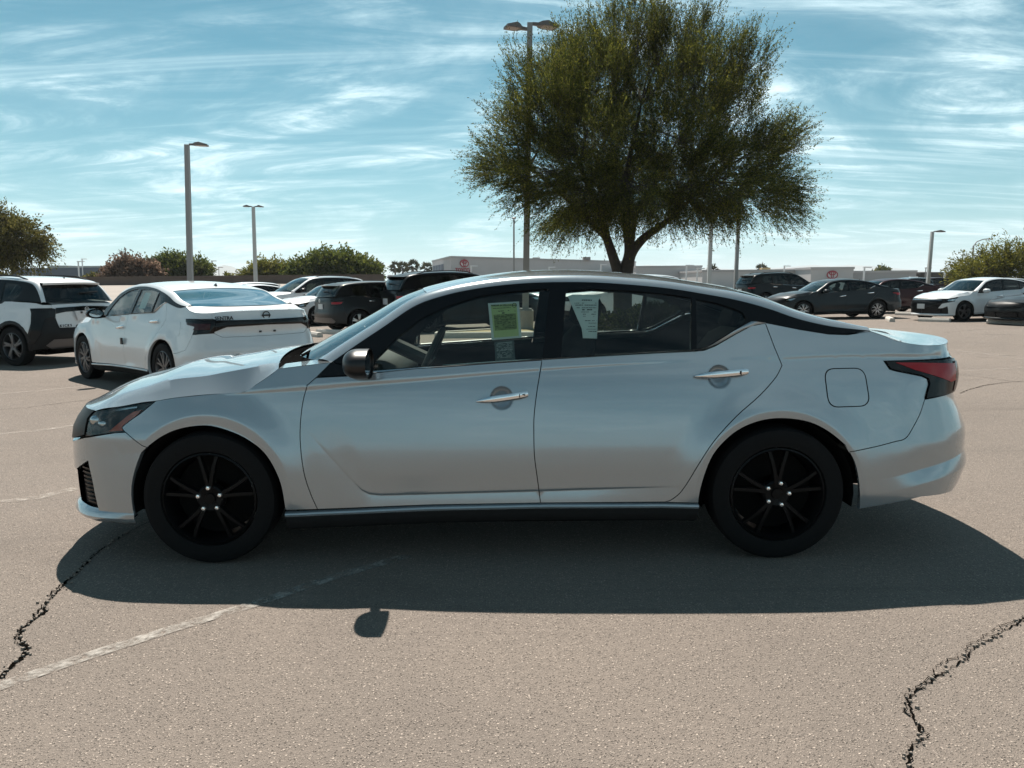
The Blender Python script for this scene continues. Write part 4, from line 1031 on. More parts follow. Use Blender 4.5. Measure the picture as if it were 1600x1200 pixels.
    def deck(line, s_end, z_end, first, n_rows, bow, crown, rise=None, front=True, name='hood', mat=B, extra=None):
        e = resample_line(sm(*line, n=5) if hi else line, n_rows); p = P(e[:, 0], e[:, 1]); nv = 41; v = np.linspace(-1, 1, nv)
        ss = s_end + (line[0][0] if front else line[-1][0]) * 0
        a0 = line[0] if front else line[-1]
        half = np.abs(v); s_ = np.where(half < 1, s_end + (a0[0] - s_end)*half, a0[0]); zz = z_end + (a0[1] - z_end)*half**3
        lastrow = P(s_, zz); lastrow[:, 1] *= -np.sign(v) * -1; lastrow[:, 1] = np.abs(lastrow[:, 1]) * np.sign(v)
        rows = []
        for k in range(n_rows):
            t = k / (n_rows - 1); w = 1 - np.abs(v)**2; u = 1 - np.abs(v)
            rz_ = 0 if rise is None else max(0, rise(e[k, 0]) - e[k, 1])
            par = np.stack([p[k, 0] + np.interp(t, [0, 1], bow)*w, v*p[k, 1], p[k, 2] + rz_*sstep(0, .11, u) + np.interp(t, *crown)*w], -1)
            tt = (1 - t) if front else t; b_ = np.clip((tt - .80)/.20, 0, 1)**2
            rows.append(par*(1 - b_) + lastrow*b_)
        A = np.array(rows)
        return A
    A = deck(hs, sF, hs[0][1] + .005, hs[0], 60 if hi else 36, (-.24, -.11), ([0, .15, .5, 1], [.02, .032, .042, .034]), rise=z_cr)
    hm = MB().grid(A, flip=True); E = A.copy(); 
    hood = hm.scale(sc).build('hood', B, root)
    if hi:                                                          # dark rubber under the hood edge
        pass
    c0 = A[-1].copy(); c1 = np.stack([I[0, 0] + bx[0]*(1 - np.abs(np.linspace(-1, 1, 41))**2.2), np.linspace(-1, 1, 41)*I[0, 1], I[0, 2] + 0*np.linspace(-1, 1, 41)], -1)
    c0[:, 2] -= .012; cm = .5*(c0 + c1); cm[:, 2] -= .02; c1[:, 2] -= .004
    MB().grid(np.stack([c0, cm, c1]), flip=True).scale(sc).build('cowl', M['matte_black'], root)
    if not lite:
        for yy in (-.55, .10):
            MB().tube([(I[0, 0] - .14 + .02, yy, I[0, 2] + .01), (I[0, 0] - .12, yy + .30, I[0, 2] + .025), (I[0, 0] - .13 + .03, yy + .55, I[0, 2] + .03)], .008, 5).scale(sc).build('wiper', M['matte_black'], root)
    # ---- boot lid or tailgate
    zt_ = face_top
    if not hatch:
        line = list(ts) + [(2.25, 1.054), (lamp_out - .05, 1.056)]
        A = deck(line, sR, 1.075, None, 26, (.10, .06), ([0, .4, 1], [-.006, .030, .020]), front=False)
        lid = MB().grid(A, flip=True)
        s_ = sR + (lamp_out - .05 - sR)*np.linspace(0, 1, 24)**1; zz = 1.075 + (1.056 - 1.075)*np.linspace(0, 1, 24)**3
        face = poly(np.stack([s_, zz - .001], -1), [(lamp_out - .05, .990), (lamp_out + .004, .976), lampB[0], lampB[1], (sR, lampB[2][1])])
        face[:, 0] = np.where(face[:, 0] > sR - 1e-4, sR + .004, face[:, 0])
        for m_ in sides: panel_into(lid, face, P, res=res, off=0., mirror=m_)
        lid = lid.scale(sc).build('boot_lid', B, root)
    else:
        face = poly([(sR, 1.075), (lamp_out - .05, 1.058), (lamp_out - .05, 1.004), (lamp_out + .0, .985), lampB[0], lampB[1], lampB[2]])
        lid = pn('tailgate', face, P, B, both=True)
        e = MB(); s_ = np.linspace(lamp_out - .05, sR, 16); p = P(s_, np.full(16, 1.066)); n_ = p.copy(); n_[:, 0] -= .08; n_[:, 2] += .03
        e.grid(np.stack([p, n_], 0)*np.array([1, -1, 1])); e.grid(np.stack([p, n_], 0), flip=True); e.scale(sc).build('tailgate_ledge', B, lid)
    xt = float(pchip(.9, S.tail))
    if light_bar:
        pn('light_bar', [(sR, .96 if not hatch else 1.02), (lamp_out + .003, .965 if not hatch else 1.0), (lamp_out + .003, .83 if not hatch else .90), (lamp_out + .12, .885 if not hatch else .93), (sR, .895 if not hatch else .94)], P, M['smoke'], lid, off=.008, depth=.02, both=True, gap=0)
    if plate and not hi:
        z0 = .60 if not hatch else .72
        xx = float(pchip(z0 + .08, S.tail)); MB().box((xx + .004, -.155, z0 + .0), (xx + .02, .155, z0 + .155)).scale(sc).build('licence_plate', M['plate'], lid, smooth=False)
    if hatch and not lite:
        k = len(x) - 6; wv = MB(); wv.tube([(I[k, 0] + bx[k] + .025, -.02, I[k, 2]), (I[k, 0] + bx[k] + .03, .36, I[k, 2] + .02)], .014, 6); wv.scale(sc).build('rear_wiper', M['satin_black'], rw)
    # ---- dark inner shell, floor, cabin
    if not hatch: topl = [(-2.55, .66), (-2.0, .70), (-1.6, .78), (-1.1, .86), (-.86, .90), (-.5, .93), (.25, .98), (1.0, 1.01), (1.28, 1.13), (1.85, 1.08), (2.1, 1.02), (2.45, .95), (sR, .95)]
    else: topl = [(-2.40, .74), (-1.9, .80), (-1.5, .87), (-1.0, .93), (-.5, .97), (.2, 1.0), (1.0, 1.05), (1.7, 1.06), (2.0, 1.03), (sR, 1.03)]
    shell = poly(topl, [(sR, .34)], [(2.3 if not hatch else 2.0, .33)], [(arR[-1][0] + .02, .30)], [(a_, b_) for a_, b_ in reversed([((p[0] - S.hub_r)*1.06 + S.hub_r, (p[1] - S.hub_z)*1.06 + S.hub_z) for p in arR if p[1] > .28])],
                 [(arR[0][0] - .03, .27), (arF[-1][0] + .03, .27)], [(a_, b_) for a_, b_ in reversed([((p[0] - S.hub_f)*1.06 + S.hub_f, (p[1] - S.hub_z)*1.06 + S.hub_z) for p in arF if p[1] > .28])], [(arF[0][0] - .03, .30), (-2.1, .28), (sF + .15, .28)])
    pn('inner_shell', shell, P, M['void'], off=-.034, depth=0, gap=0, both=True, r=max(res, .09))
    fl = MB(); x0, x1 = float(S.nose[1][1]) + .12, float(S.tail[1][1]) - .12
    fl.box((x0, -.50, .17), (S.hub_r + .35, .50, .24)); fl.box((S.hub_r + .35, -.50, .28), (x1 - .12, .50, .34)); fl.box((S.hub_f + .42, -.84, .19), (S.hub_r - .42, .84, .27)); fl.box((S.hub_f + .42, -.80, .27), (S.hub_f + .47, .80, .88)); 
    fl.box((S.hub_r + .43, -.74, .36), (x1 - .06, .74, .40)); fl.box((x0 + .05, -.50, .24), (x0 + .10, .50, .7)); fl.box((x1 - .12, -.62, .24), (x1 - .07, .62, .80)); fl.box((S.hub_f - .3, -.5, .24), (S.hub_f + .40, .5, .6))
    fl.scale(sc).build('underbody', M['void'], root, smooth=False)
    cb = MB(); pillow(cb, (-.80, 0, .86), (.30, .76, .125), 3.2, 10); zd = .86
    cb.scale(sc).build('dashboard', M['dash_top' if hi else 'interior'], root)
    if seats:
        dz = .05 if hatch else 0
        for yy in (-.37, .37):
            st = MB(); pillow(st, (.08, yy, .53 + dz), (.27, .25, .11), 3, 8); pillow(st, (.38, yy, .84 + dz), (.10, .24, .34), 3, 8, tilt=.38)
            so_ = st.scale(sc).build('seat', M['seat'], root); hr = MB(); pillow(hr, (.53, yy, 1.215 + dz), (.05, .14, .095), 3, 8, tilt=.25); hr.scale(sc).build('headrest', M['seat'], so_)
        rs = MB(); pillow(rs, (1.05, 0, .52 + dz), (.27, .64, .12), 3, 8); pillow(rs, (1.36, 0, .83 + dz), (.10, .66, .30), 3, 8, tilt=.42); rs.scale(sc).build('rear_seat', M['seat'], root)
        for yy in (-.36, .36):
            hr = MB(); pillow(hr, (1.50, yy, 1.15 + dz), (.045, .13, .07), 3, 8, tilt=.3); hr.scale(sc).build('headrest', M['seat'], root)
        sw = MB(); c = Vector((-.36, -.37, .965 + dz)); ax = Vector((-.90, 0, .42)).normalized(); a1 = Vector((0, 1, 0)); a2 = ax.cross(a1)
        sw.tube([tuple(c + (a1*math.cos(t) + a2*math.sin(t))*.185) for t in np.linspace(0, 2*math.pi, 29)], .016, 8, cap=False)
        for t in (R(0), R(180), R(270)): sw.tube([tuple(c), tuple(c + (a1*math.cos(t) + a2*math.sin(t))*.18)], .018, 6)
        sw.tube([tuple(c), tuple(c + ax*.35)], .04, 8); sw.scale(sc).build('steering_wheel', M['dash_top' if hi else 'interior'], root)
    if not hatch:
        MB().box((1.45, -.66, 1.03), (1.95, .66, 1.045)).scale(sc).build('parcel_shelf', M['interior'], root, smooth=False)
    # ---- wheels
    wr = wheel_r or S.hub_z*sc[2]
    for hx in (S.hub_f, S.hub_r):
        for m_ in sides:
            sgn = 1 if m_ else -1
            make_wheel(root, hx*sc[0], sgn*(.795 if not hatch else .775)*sc[1], wr - .003, wr, -1 if not m_ else 1, rims, style, hi=hi and not m_)
    return root
# ---------------------------------------------------------------- the silver sedan
SH = sedan_shape()
SH.low_tab = None
car = build_car('silver_sedan', 'silver four-door sedan with black wheels and price sheets in its side windows, parked side-on', 'car', (-.097, 4.600, 0), 0.0, SH, SEDAN, 'silver',
                hi=True, res=.045, rims=('rim_black', 'rim_black'), style=(5, .21, .052, 0.0), trim='silver', rear_glass='glass_dark', wind='glass_clear', plate=False, mirror_mat='mirror_cap')
# ---------------------------------------------------------------- price sheets and other details on the silver car
GS = sedan_shape().G
near_doors = [c for c in car.children if c.name.startswith('door')]
win_f = [c for c in near_doors[0].children if c.name.startswith('window')][0] if True else None
def gsheet(name, pl, mat, off, parent=car, res=.06): 
    mb = MB(); panel_into(mb, np.array(pl, float), GS, res=res, off=off, depth=0, gap=0); return mb.build(name, mat, parent)
def lerp_quad(q, u, v):
    q = np.array(q, float); return (q[0]*(1 - u) + q[1]*u)*(1 - v) + (q[3]*(1 - u) + q[2]*u)*v       # v runs down
def sub(q, u0, v0, u1, v1): return [tuple(lerp_quad(q, u, v)) for u, v in ((u0, v0), (u1, v0), (u1, v1), (u0, v1))]
QY = SEDAN['sheet_y']; QS = SEDAN['sheet_s']
QW = [(.388, 1.328), (.552, 1.326), (.535, 1.116), (.40, 1.116)]
s_y = gsheet('price_sheet', QY, M['paper_white'], -.014); s_y['label'] = 'yellow price sheet with a white border'
gsheet('sheet_print', sub(QY, .085, .055, .915, .945), M['paper_yellow'], -.0125, s_y)
gsheet('sheet_print', sub(QY, .14, .33, .87, .76), M['paper_green'], -.0118, s_y)
def glines(parent, q, rows, off, mat, seed):
    r_ = np.random.default_rng(seed); mb = MB()
    for v, h, u0, u1, dens in rows:
        u = u0
        while u < u1:
            w = r_.uniform(.03, .11)
            if r_.random() < dens: panel_into(mb, np.array(sub(q, u, v, min(u + w, u1), v + h)), GS, res=.2, off=off, depth=0, gap=0)
            u += w + .012
    o = mb.build('sheet_text', mat, parent); o['kind'] = 'stuff'; return o
def on_sheet(txt, q, u, v, size, off, parent, bold=True):
    me = text_mesh(txt, size, 0, bold); nv = len(me.vertices); c = np.zeros(nv*3); me.vertices.foreach_get('co', c); c = c.reshape(-1, 3)
    ctr = lerp_quad(q, u, v); s_ = ctr[0] + c[:, 0]; z_ = ctr[1] + c[:, 1]; p = GS(s_, z_); p[:, 1] = -(p[:, 1] + off); me.vertices.foreach_set('co', p.ravel()); me.update()
    return link('lettering', me, parent, M['print'])
on_sheet('HARDER IN YELLOW', QY, .42, .115, .0112, -.0108, s_y)
ringp = lerp_quad(QY, .84, .105); mb = MB()
panel_into(mb, np.array([(ringp[0] + .0115*math.cos(t), ringp[1] + .0115*math.sin(t)) for t in np.linspace(0, 2*math.pi, 24, endpoint=False)]), GS, res=.02, off=-.0108, depth=0, gap=0,
           holes=[np.array([(ringp[0] + .009*math.cos(t), ringp[1] + .009*math.sin(t)) for t in np.linspace(0, 2*math.pi, 24, endpoint=False)])])
panel_into(mb, np.array([(ringp[0] - .0125, ringp[1] - .002), (ringp[0] + .0125, ringp[1] - .002), (ringp[0] + .0125, ringp[1] + .002), (ringp[0] - .0125, ringp[1] + .002)]), GS, res=.05, off=-.0106, depth=0, gap=0)
mb.build('emblem_print', M['print'], s_y)
glines(s_y, QY, [(.155, .012, .14, .72, .9), (.235, .016, .30, .74, .9), (.285, .03, .42, .52, 1.0), (.262, .008, .74, .88, .7)] + [(.34 + .045*k, .012, .16, .86, .62) for k in range(9)], -.0108, M['print'], 4)
s_s = gsheet('price_sheet', QS, M['paper_grey'], -.013); s_s['label'] = 'small grey card under the yellow sheet'
glines(s_s, QS, [(.08, .02, .1, .9, .8), (.45, .012, .1, .9, .9)] + [(.14 + .05*k, .012, .1, .9, .6) for k in range(15)], -.0115, M['paper_white'], 8)
s_w = gsheet('price_sheet', [(.383, 1.322), (.41, 1.330), (.552, 1.328), (.538, 1.30), (.522, 1.112), (.452, 1.114), (.448, 1.16), (.428, 1.21)], M['paper_white'], -.013); s_w['label'] = 'white printed sheet with a slanted left edge'
glines(s_w, QW, [(.115, .022, .40, .72, 1.0), (.19, .012, .16, .86, .8), (.235, .016, .18, .88, .8), (.30, .012, .22, .86, .8), (.34, .024, .40, .84, .9), (.40, .010, .30, .86, .7), (.45, .014, .36, .84, .6), (.50, .010, .42, .80, .6), (.60, .014, .48, .88, .8), (.66, .010, .48, .88, .8), (.74, .012, .50, .88, .8), (.80, .010, .52, .88, .8), (.85, .014, .52, .9, .8)], -.0115, M['print'], 12)
# ---------------------------------------------------------------- the other cars on the lot
VS = suv_shape()
def sedan(label, loc, rz, body, **k):
    return build_car(k.pop('name', 'parked_sedan'), label, 'car', (loc[0], loc[1], loc[2] if len(loc) > 2 else 0), R(rz), sedan_shape(), SEDAN, body, **k)
def suv(label, loc, rz, body, **k):
    return build_car(k.pop('name', 'parked_suv'), label, k.pop('cat', 'car'), (loc[0], loc[1], loc[2] if len(loc) > 2 else 0), R(rz), suv_shape(), SUV, body, hatch=True, **k)

sentra = sedan('white sedan with a dark light bar across its tail, beyond the silver bonnet', (-4.88, 11.36), -41.9, 'white_tri', scale=(.955, 1, 1), res=.07,
               light_bar=True, plate=False, rear_insert=True, trim='bright_trim', rear_glass='glass_sky', side_glass='glass', tail_mat='red_dark', style=(7, .18, .07, .25), rims=('alloy_dark', 'alloy_dark'), mirror_mat='gloss_black')
lid = [c for c in sentra.children if c.name.startswith('boot_lid')][0]
xt = float(pchip(1.0, sedan_shape().tail))*.955
roundel('emblem', lid, (xt + .012, 0, 1.012), .052, M['satin_black'], 'x', 1)
def badge(body, parent, loc, size, mat, rot):
    me = text_mesh(body, size, .004, True); o = link('lettering', me, parent, mat); o.location = loc; o.rotation_euler = rot
    return o
badge('SENTRA', lid, (xt - .012, -.555, .992), .062, M['satin_black'], (R(86), 0, R(84)))
for yy, zz in ((-.16, .66), (.16, .66)):
    MB().box((xt + .035, yy - .022, zz - .022), (xt + .055, yy + .022, zz + .022)).build('plate_bolt_pad', M['print'], lid, smooth=False)
for yy in (-.10, .10):
    MB().box((xt + .012, yy - .014, .80), (xt + .034, yy + .014, .822)).build('plate_lamp', M['print'], lid, smooth=False)
qx = [c for c in sentra.children if c.name.startswith('door')][1]
MB().box((.155, -.935, .60), (.205, -.915, .69)).build('door_sticker', M['dark_blue'], qx, smooth=False)
sh = MB(); panel_into(sh, np.array([(.50, 1.09), (.72, 1.10), (.72, 1.31), (.52, 1.31)]), sedan_shape().G, res=.1, off=-.012, depth=0, gap=0); sh.scale((.955, 1, 1)).build('price_sheet', M['paper_white'], sentra)

kicks = suv('white compact SUV with black lower tailgate cladding, tail towards us at the left edge', (-9.83, 14.91), -20, 'white', scale=(1, 1, 1.02), res=.08, cladding='satin_black', light_bar=True, plate=False,
            roof_rails=True, rear_insert=True, trim='satin_black', tail_mat='smoke', style=(5, .14, .10, .2), rims=('alloy_dark', 'alloy_dark'))
lid = [c for c in kicks.children if c.name.startswith('tailgate')][0]; xk = float(pchip(.70, suv_shape().tail)); P_k = suv_shape().P
for m_ in (False, True):
    mb = MB(); panel_into(mb, np.array([(1.78, .99), (2.10, .99), (2.10, .90), (1.98, .55), (1.86, .40), (1.74, .40), (1.80, .66)]), P_k, res=.08, off=.012, depth=.02, gap=0, mirror=m_)
    mb.scale((1, 1, 1.02)).build('corner_cladding', M['gloss_black'], kicks)
roundel('emblem', lid, (xk + .03, 0, .985), .045, M['alloy'], 'x', 1)
badge('K I C K S', lid, (xk + .04, -.47, .705), .062, M['satin_black'], (R(90), 0, R(90)))
rc = MB(); rc.add([(xk + .03, -.26, .96), (xk + .03, .26, .96), (xk + .03, .20, .79), (xk + .03, -.20, .79)], [(0, 1, 2, 3)]); rc.build('plate_recess', M['white'], lid, smooth=False)
for yy, zz in ((0.0, .86), (.12, .93), (-.12, .93)): MB().box((xk + .032, yy - .018, zz - .018), (xk + .042, yy + .018, zz + .018)).build('plate_bolt_pad', M['print'], lid, smooth=False)

leaf = suv('dark grey hatchback with a red arrow-shaped tail lamp and a white number plate', (-3.84, 23.96), 216, 'charcoal', name='parked_hatchback', scale=(1.02, 1, .95), rear_insert=True, style=(5, .16, .10, 0.0))
lid = [c for c in leaf.children if c.name.startswith('tailgate')][0]
roundel('emblem', lid, (xk*1.02 + .03, 0, .93), .05, M['alloy'], 'x', 1)
arm = suv('black full-size SUV with one red tail lamp in view, just behind the silver car\'s windscreen', (-1.5, 23.7), 209, 'black', scale=(1.16, 1.1, 1.12), roof_rails=True, style=(6, .2, .0, 0.0))
qxs = suv('large white SUV facing left with a black door mirror, behind the grey hatchback', (-8.10, 30.93), 40.6, 'white', scale=(1.15, 1.06, 1.11), mirror_mat='gloss_black', roof_rails=True, grille_bars=True)
sedan('white car showing bonnet and slim headlamp just left of the grey hatchback', (-6.35, 28.0), 47.9, 'white')
sedan('white sedan whose roof and side windows show left of the large white SUV', (-10.9, 31.6), 45, 'white', lite=True)
suv('low dark-windowed car whose roof shows just above the white sedan\'s rear window', (-12.9, 36.5), 40, 'white', lite=True, scale=(1, 1, .99))
suv('black SUV on the raised road beyond the brown wall', (-23.2, 76.5, .75), 212, 'black', lite=True, scale=(1.05, 1.02, 1.04))

alt = sedan('dark grey sedan with bright machined wheels facing left, beyond the silver car\'s boot', (11.85, 28.82), 6, 'charcoal', res=.08, style=(7, .17, .05, .18), rims=('alloy_dark', 'alloy'), side_glass='glass', mirror_mat='body')
sedan('dark maroon sedan parked behind the dark grey sedan', (15.95, 33.2), 5, 'maroon')
s2 = sedan('white sedan on the right facing left, with black grille and front number plate', (16.11, 26.73), 14.3, 'white_tri', scale=(.955, 1, 1), res=.08, front_plate=True, grille_bars=True, rims=('alloy_dark', 'alloy_dark'), style=(5, .14, .09, 0.0), mirror_mat='body')
suv('white SUV half hidden behind the white sedan on the right', (18.55, 30.6), 15, 'white', lite=True, scale=(1.03, 1, .92))
sedan('dark grey coupe whose nose enters at the right edge', (17.35, 23.9), 8, 'charcoal', name='parked_coupe', scale=(1.10, 1.02, .90))
suv('black SUV with a roof rack facing right, in front of the low dealership wall', (13.86, 39.2), 191, 'black', scale=(1.15, 1.08, 1.16), roof_rails=True)
suv('small red car far off between the maroon sedan and the tilted lamp post', (33.2, 62), 10, 'maroon', lite=True)
suv('silver SUV far off behind the maroon sedan', (29.4, 58), 12, 'silver', lite=True)
# seen through the silver car's windows
suv('white SUV beyond the hedge, seen through the rear side window', (3.9, 27.5), 20, 'white', scale=(1.1, 1.05, 1.06), lite=True)
suv('white SUV beyond the lamp post\'s concrete base, seen through the front side window', (-.1, 30.0), 155, 'white', lite=True, scale=(1.05, 1, 1.0))
# ---------------------------------------------------------------- lot furniture
M['concrete'] = simple('kerb concrete', (.46, .43, .39), .85, noise=.18, nscale=14, bump=.3)
M['concrete_base'] = simple('lamp base concrete', (.30, .28, .26), .9, noise=.2, nscale=9, bump=.3)
M['pole'] = simple('grey painted pole', (.25, .245, .24), .5, .1, noise=.08, nscale=3)
M['pole_light'] = simple('pale galvanised pole', (.42, .42, .41), .5, .2, noise=.08, nscale=3)
M['lamp_head'] = simple('bronze lamp head', (.16, .13, .115), .45, .2)
M['lamp_lens'] = simple('lamp lens plate', (.30, .24, .20), .3)
M['dry_gravel'] = simple('dry grass and gravel', (.26, .20, .11), .95, noise=.5, nscale=40, bump=.6)
LEAN = R(1.25)                                                     # the lot falls away to the left, its posts stay upright
def wheel_stop(label, p, rz, ln=1.85, group='concrete wheel stops'):
    m = MB(); pr = [(-.085, 0), (.085, 0), (.085, .07), (.055, .125), (-.055, .125), (-.085, .07)]
    m.prism(pr, -ln/2, ln/2, lambda a, b, h: (h, a, b))
    o = m.build('wheel_stop', M['concrete'], angle=20); o.location = (p[0], p[1], .002); o.rotation_euler = (0, 0, rz)
    return tag(o, label, 'wheel stop', group)
def stop_at(label, pa, pb):
    a, b = on_ground(*pa), on_ground(*pb); wheel_stop(label, (a + b)/2, math.atan2(b.y - a.y, b.x - a.x), (b - a).length)
stop_at('pale concrete wheel stop in front of the white sedan on the right', (1436, 502), (1484, 503.5))
stop_at('concrete wheel stop at the right edge, below the dark coupe', (1544, 505), (1600, 508))
stop_at('concrete wheel stop behind the dark grey sedan\'s rear wheel', (1387, 500), (1394, 503))
stop_at('concrete wheel stop left of the white sedan on the right, under the maroon sedan', (1400, 492), (1430, 493))
stop_at('dark weathered wheel stop under the grey hatchback\'s tail', (497, 521), (545, 523))
stop_at('short dark wheel stop at the white sedan\'s right corner', (484, 525), (500, 527))
# planter island with kerb
isl = [(-2.0, 19.9), (-1.85, 19.72), (7.2, 19.72), (7.4, 20.0), (7.4, 22.3), (.4, 22.3), (-1.3, 20.8), (-2.0, 20.2)]
ip = np.array(isl); inn = inset_poly(ip if area(ip) > 0 else ip[::-1], .15); outp = ip if area(ip) > 0 else ip[::-1]
kb = MB(); n = len(outp)
rows = [np.c_[outp, np.zeros(n)], np.c_[outp, np.full(n, .13)], np.c_[inset_poly(outp, .02), np.full(n, .15)], np.c_[inn, np.full(n, .15)], np.c_[inn, np.full(n, .02)]]
kb.grid(np.array(rows), close=True); tag(kb.build('kerb', M['concrete'], angle=30), kind='structure')
bed = MB(); bed.add(np.c_[inn, np.full(n, .12)], [tuple(range(n))]); tag(bed.build('planting_bed', M['dry_gravel'], smooth=False), kind='structure')

def lamp_post(label, px, pyb, D, top_px, rad, heads, mat='pole', base=False, group='parking lot lamp posts', lean=LEAN):
    b = at(px, pyb, D); t = at(top_px[0], top_px[1], D); H = t.z
    x0 = b.x - (b.z)*(t.x - b.x)/max(.1, t.z - b.z)               # where the post meets the ground
    root = thing('lamp_post', label, 'lamp post', (x0, D, 0), 0, group); root.rotation_euler = (0, math.atan2(t.x - x0, H), 0)
    z0 = 0
    if base:
        MB().lathe([(.23, 0), (.23, .62), (.20, .66), (.001, .66)], 'z', 20).build('concrete_base', M['concrete_base'], root, angle=30); z0 = .6
        MB().box((-.17, -.17, .655), (.17, .17, .69)).build('base_plate', M[mat], root, smooth=False)
    L = math.hypot(H, t.x - x0)
    m = MB(); k = rad
    m.add([(sx*k*f, sy*k*f, z) for z, f in ((z0, 1.12), (L, .9)) for sx, sy in ((-1, -1), (1, -1), (1, 1), (-1, 1))], [(0, 1, 5, 4), (1, 2, 6, 5), (2, 3, 7, 6), (3, 0, 4, 7), (4, 5, 6, 7)])
    m.build('post', M[mat], root, smooth=False)
    for ang, ln, wd, drop in heads:
        h = MB(); c, s = math.cos(ang), math.sin(ang)
        f = lambda u, v, w: (c*u - s*v, s*u + c*v, L + w + drop)
        st = rad*.9
        pr = [(st, .04, -.02, .05), (st + .16, .05, -.02, .06), (st + .24, wd*.75, -.02, .09), (st + ln*.55, wd, -.02, .12), (st + ln, wd*.92, -.02, .04)]
        rows = [[f(u, -w_, lo), f(u, w_, lo), f(u, w_*.9, hi_), f(u, -w_*.9, hi_)] for u, w_, lo, hi_ in pr]
        h.grid(np.array(rows), close=True); h.add(rows[-1], [(0, 1, 2, 3)]); h.add(rows[0], [(3, 2, 1, 0)])
        hd = h.build('lamp_head', M['lamp_head'], root, smooth=False)
        lp = MB(); a0, a1 = st + .28, st + ln*.92; lp.add([f(a0, -wd*.7, -.024), f(a1, -wd*.75, -.024), f(a1, wd*.75, -.024), f(a0, wd*.7, -.024)], [(0, 1, 2, 3)])
        lp.build('lens_plate', M['lamp_lens'], hd, smooth=False)
    return root
lamp_post('grey double-headed lamp post on a concrete base, rising behind the big tree\'s left side', 822, 423, 21.7, (828, 36), .080, [(R(200), .62, .19, -.18), (R(25), .72, .20, -.02)], base=True)
lamp_post('grey single-headed lamp post above the white sedan at left', 297.4, 438, 33, (292, 226), .095, [(R(8), .75, .2, .0)])
lamp_post('slim grey lamp post between two bushes, left of the centre', 399.4, 438, 57, (395.8, 323), .11, [(R(0), .6, .22, .0), (R(180), .6, .22, .0)], 'pole_light')
lamp_post('thin dark lamp post just left of the double-headed one', 803, 420, 72, (803, 341), .08, [(R(90), .6, .2, 0)])
lamp_post('pale lamp post whose head is lost in the big tree\'s right branches', 1108, 433, 47, (1114, 295), .10, [(R(150), .7, .2, 0), (R(-30), .7, .2, 0)], 'pole_light')
lamp_post('grey lamp post under the big tree\'s right edge, behind the black SUV', 1149.8, 436, 42, (1156, 300), .085, [(R(150), .7, .2, 0), (R(-30), .7, .2, 0)])
lamp_post('pale tilted lamp post with one head, left of the white sedan on the right', 1449, 452, 56, (1457, 362), .10, [(R(0), .75, .22, 0)], 'pole_light')
# tall curved street lamp beyond the right tree
b = at(1520, 400, 92); rt = thing('street_lamp', 'curved-arm street lamp rising out of the bush at right', 'street lamp', (b.x, 92, 0), 0)
top = at(1521, 384, 92).z; MB().tube([(0, 0, 0), (0, 0, top)], .09, 6).build('post', M['pole'], rt)
MB().tube([(0, 0, top - .05), (.35, 0, top + .45), (1.0, 0, top + .72), (1.75, 0, top + .80)], .06, 6).build('arm', M['pole'], rt); pl_ = MB(); pillow(pl_, (1.95, 0, top + .76), (.32, .14, .07), 3, 6); pl_.build('lamp_head', M['lamp_head'], rt)
# far thin poles
FAR = [(26, 432, 130, 419, 1, 'slim pole before the far blue-grey building, leftmost'), (49, 431, 130, 411, 1, 'slim pole before the blue-grey building, taller of the left pair'), (54, 431, 140, 419, 1, 'hooked low lamp before the blue-grey building'),
       (121, 430, 120, 409, 2, 'white pole at the right end of the blue-grey building'), (127, 430, 150, 405, 2, 'tallest thin mast by the brown bush'), (330, 430, 160, 408, 1, 'thin street lamp right of the green bushes'),
       (341, 434, 170, 418, 1, 'short thin street lamp before the hazy hill'), (369, 434, 180, 421, 1, 'tiny pole under the hazy hill'), (439, 415, 120, 408, 1, 'small lamp behind the yellow-green bush'),
       (735, 423, 100, 416, 2, 'white bollard pole before the big lettered wall'), (857, 423, 110, 418, 2, 'white pole before the long wall, beside the double lamp post'), (938, 424, 115, 414, 2, 'white pole left of the tree trunk'),
       (1072, 425, 100, 415, 2, 'white pole before the stepped wall'), (1089, 430, 100, 420, 2, 'white post at the stepped wall\'s end'), (1225, 427, 120, 416, 2, 'thin white pole behind the black SUV'),
       (1350, 440, 100, 418, 2, 'white pole beside the logo wall'), (1422, 445, 100, 433, 2, 'short white post behind the maroon sedan'), (1446, 426, 130, 419, 1, 'small T-shaped lamp over the dark building'), (1476, 438, 100, 420, 2, 'white lamp pole before the red-banded building')]
for px, yb, D, yt, kind, lab in FAR:
    t = at(px, yt, D); r_ = thing('pole', lab, 'pole', (t.x, D, 0), 0, 'thin poles in the distance'); r_.rotation_euler = (0, LEAN, 0)
    MB().tube([(0, 0, 0), (0, 0, t.z)], .11 if kind == 2 else .075, 6).build('post', M['white' if kind == 2 else 'pole'], r_)
    MB().box((-.1, -.2, t.z - .02), (.9, .2, t.z + .10)).build('lamp_head', M['lamp_head' if kind == 1 else 'white'], r_, smooth=False)

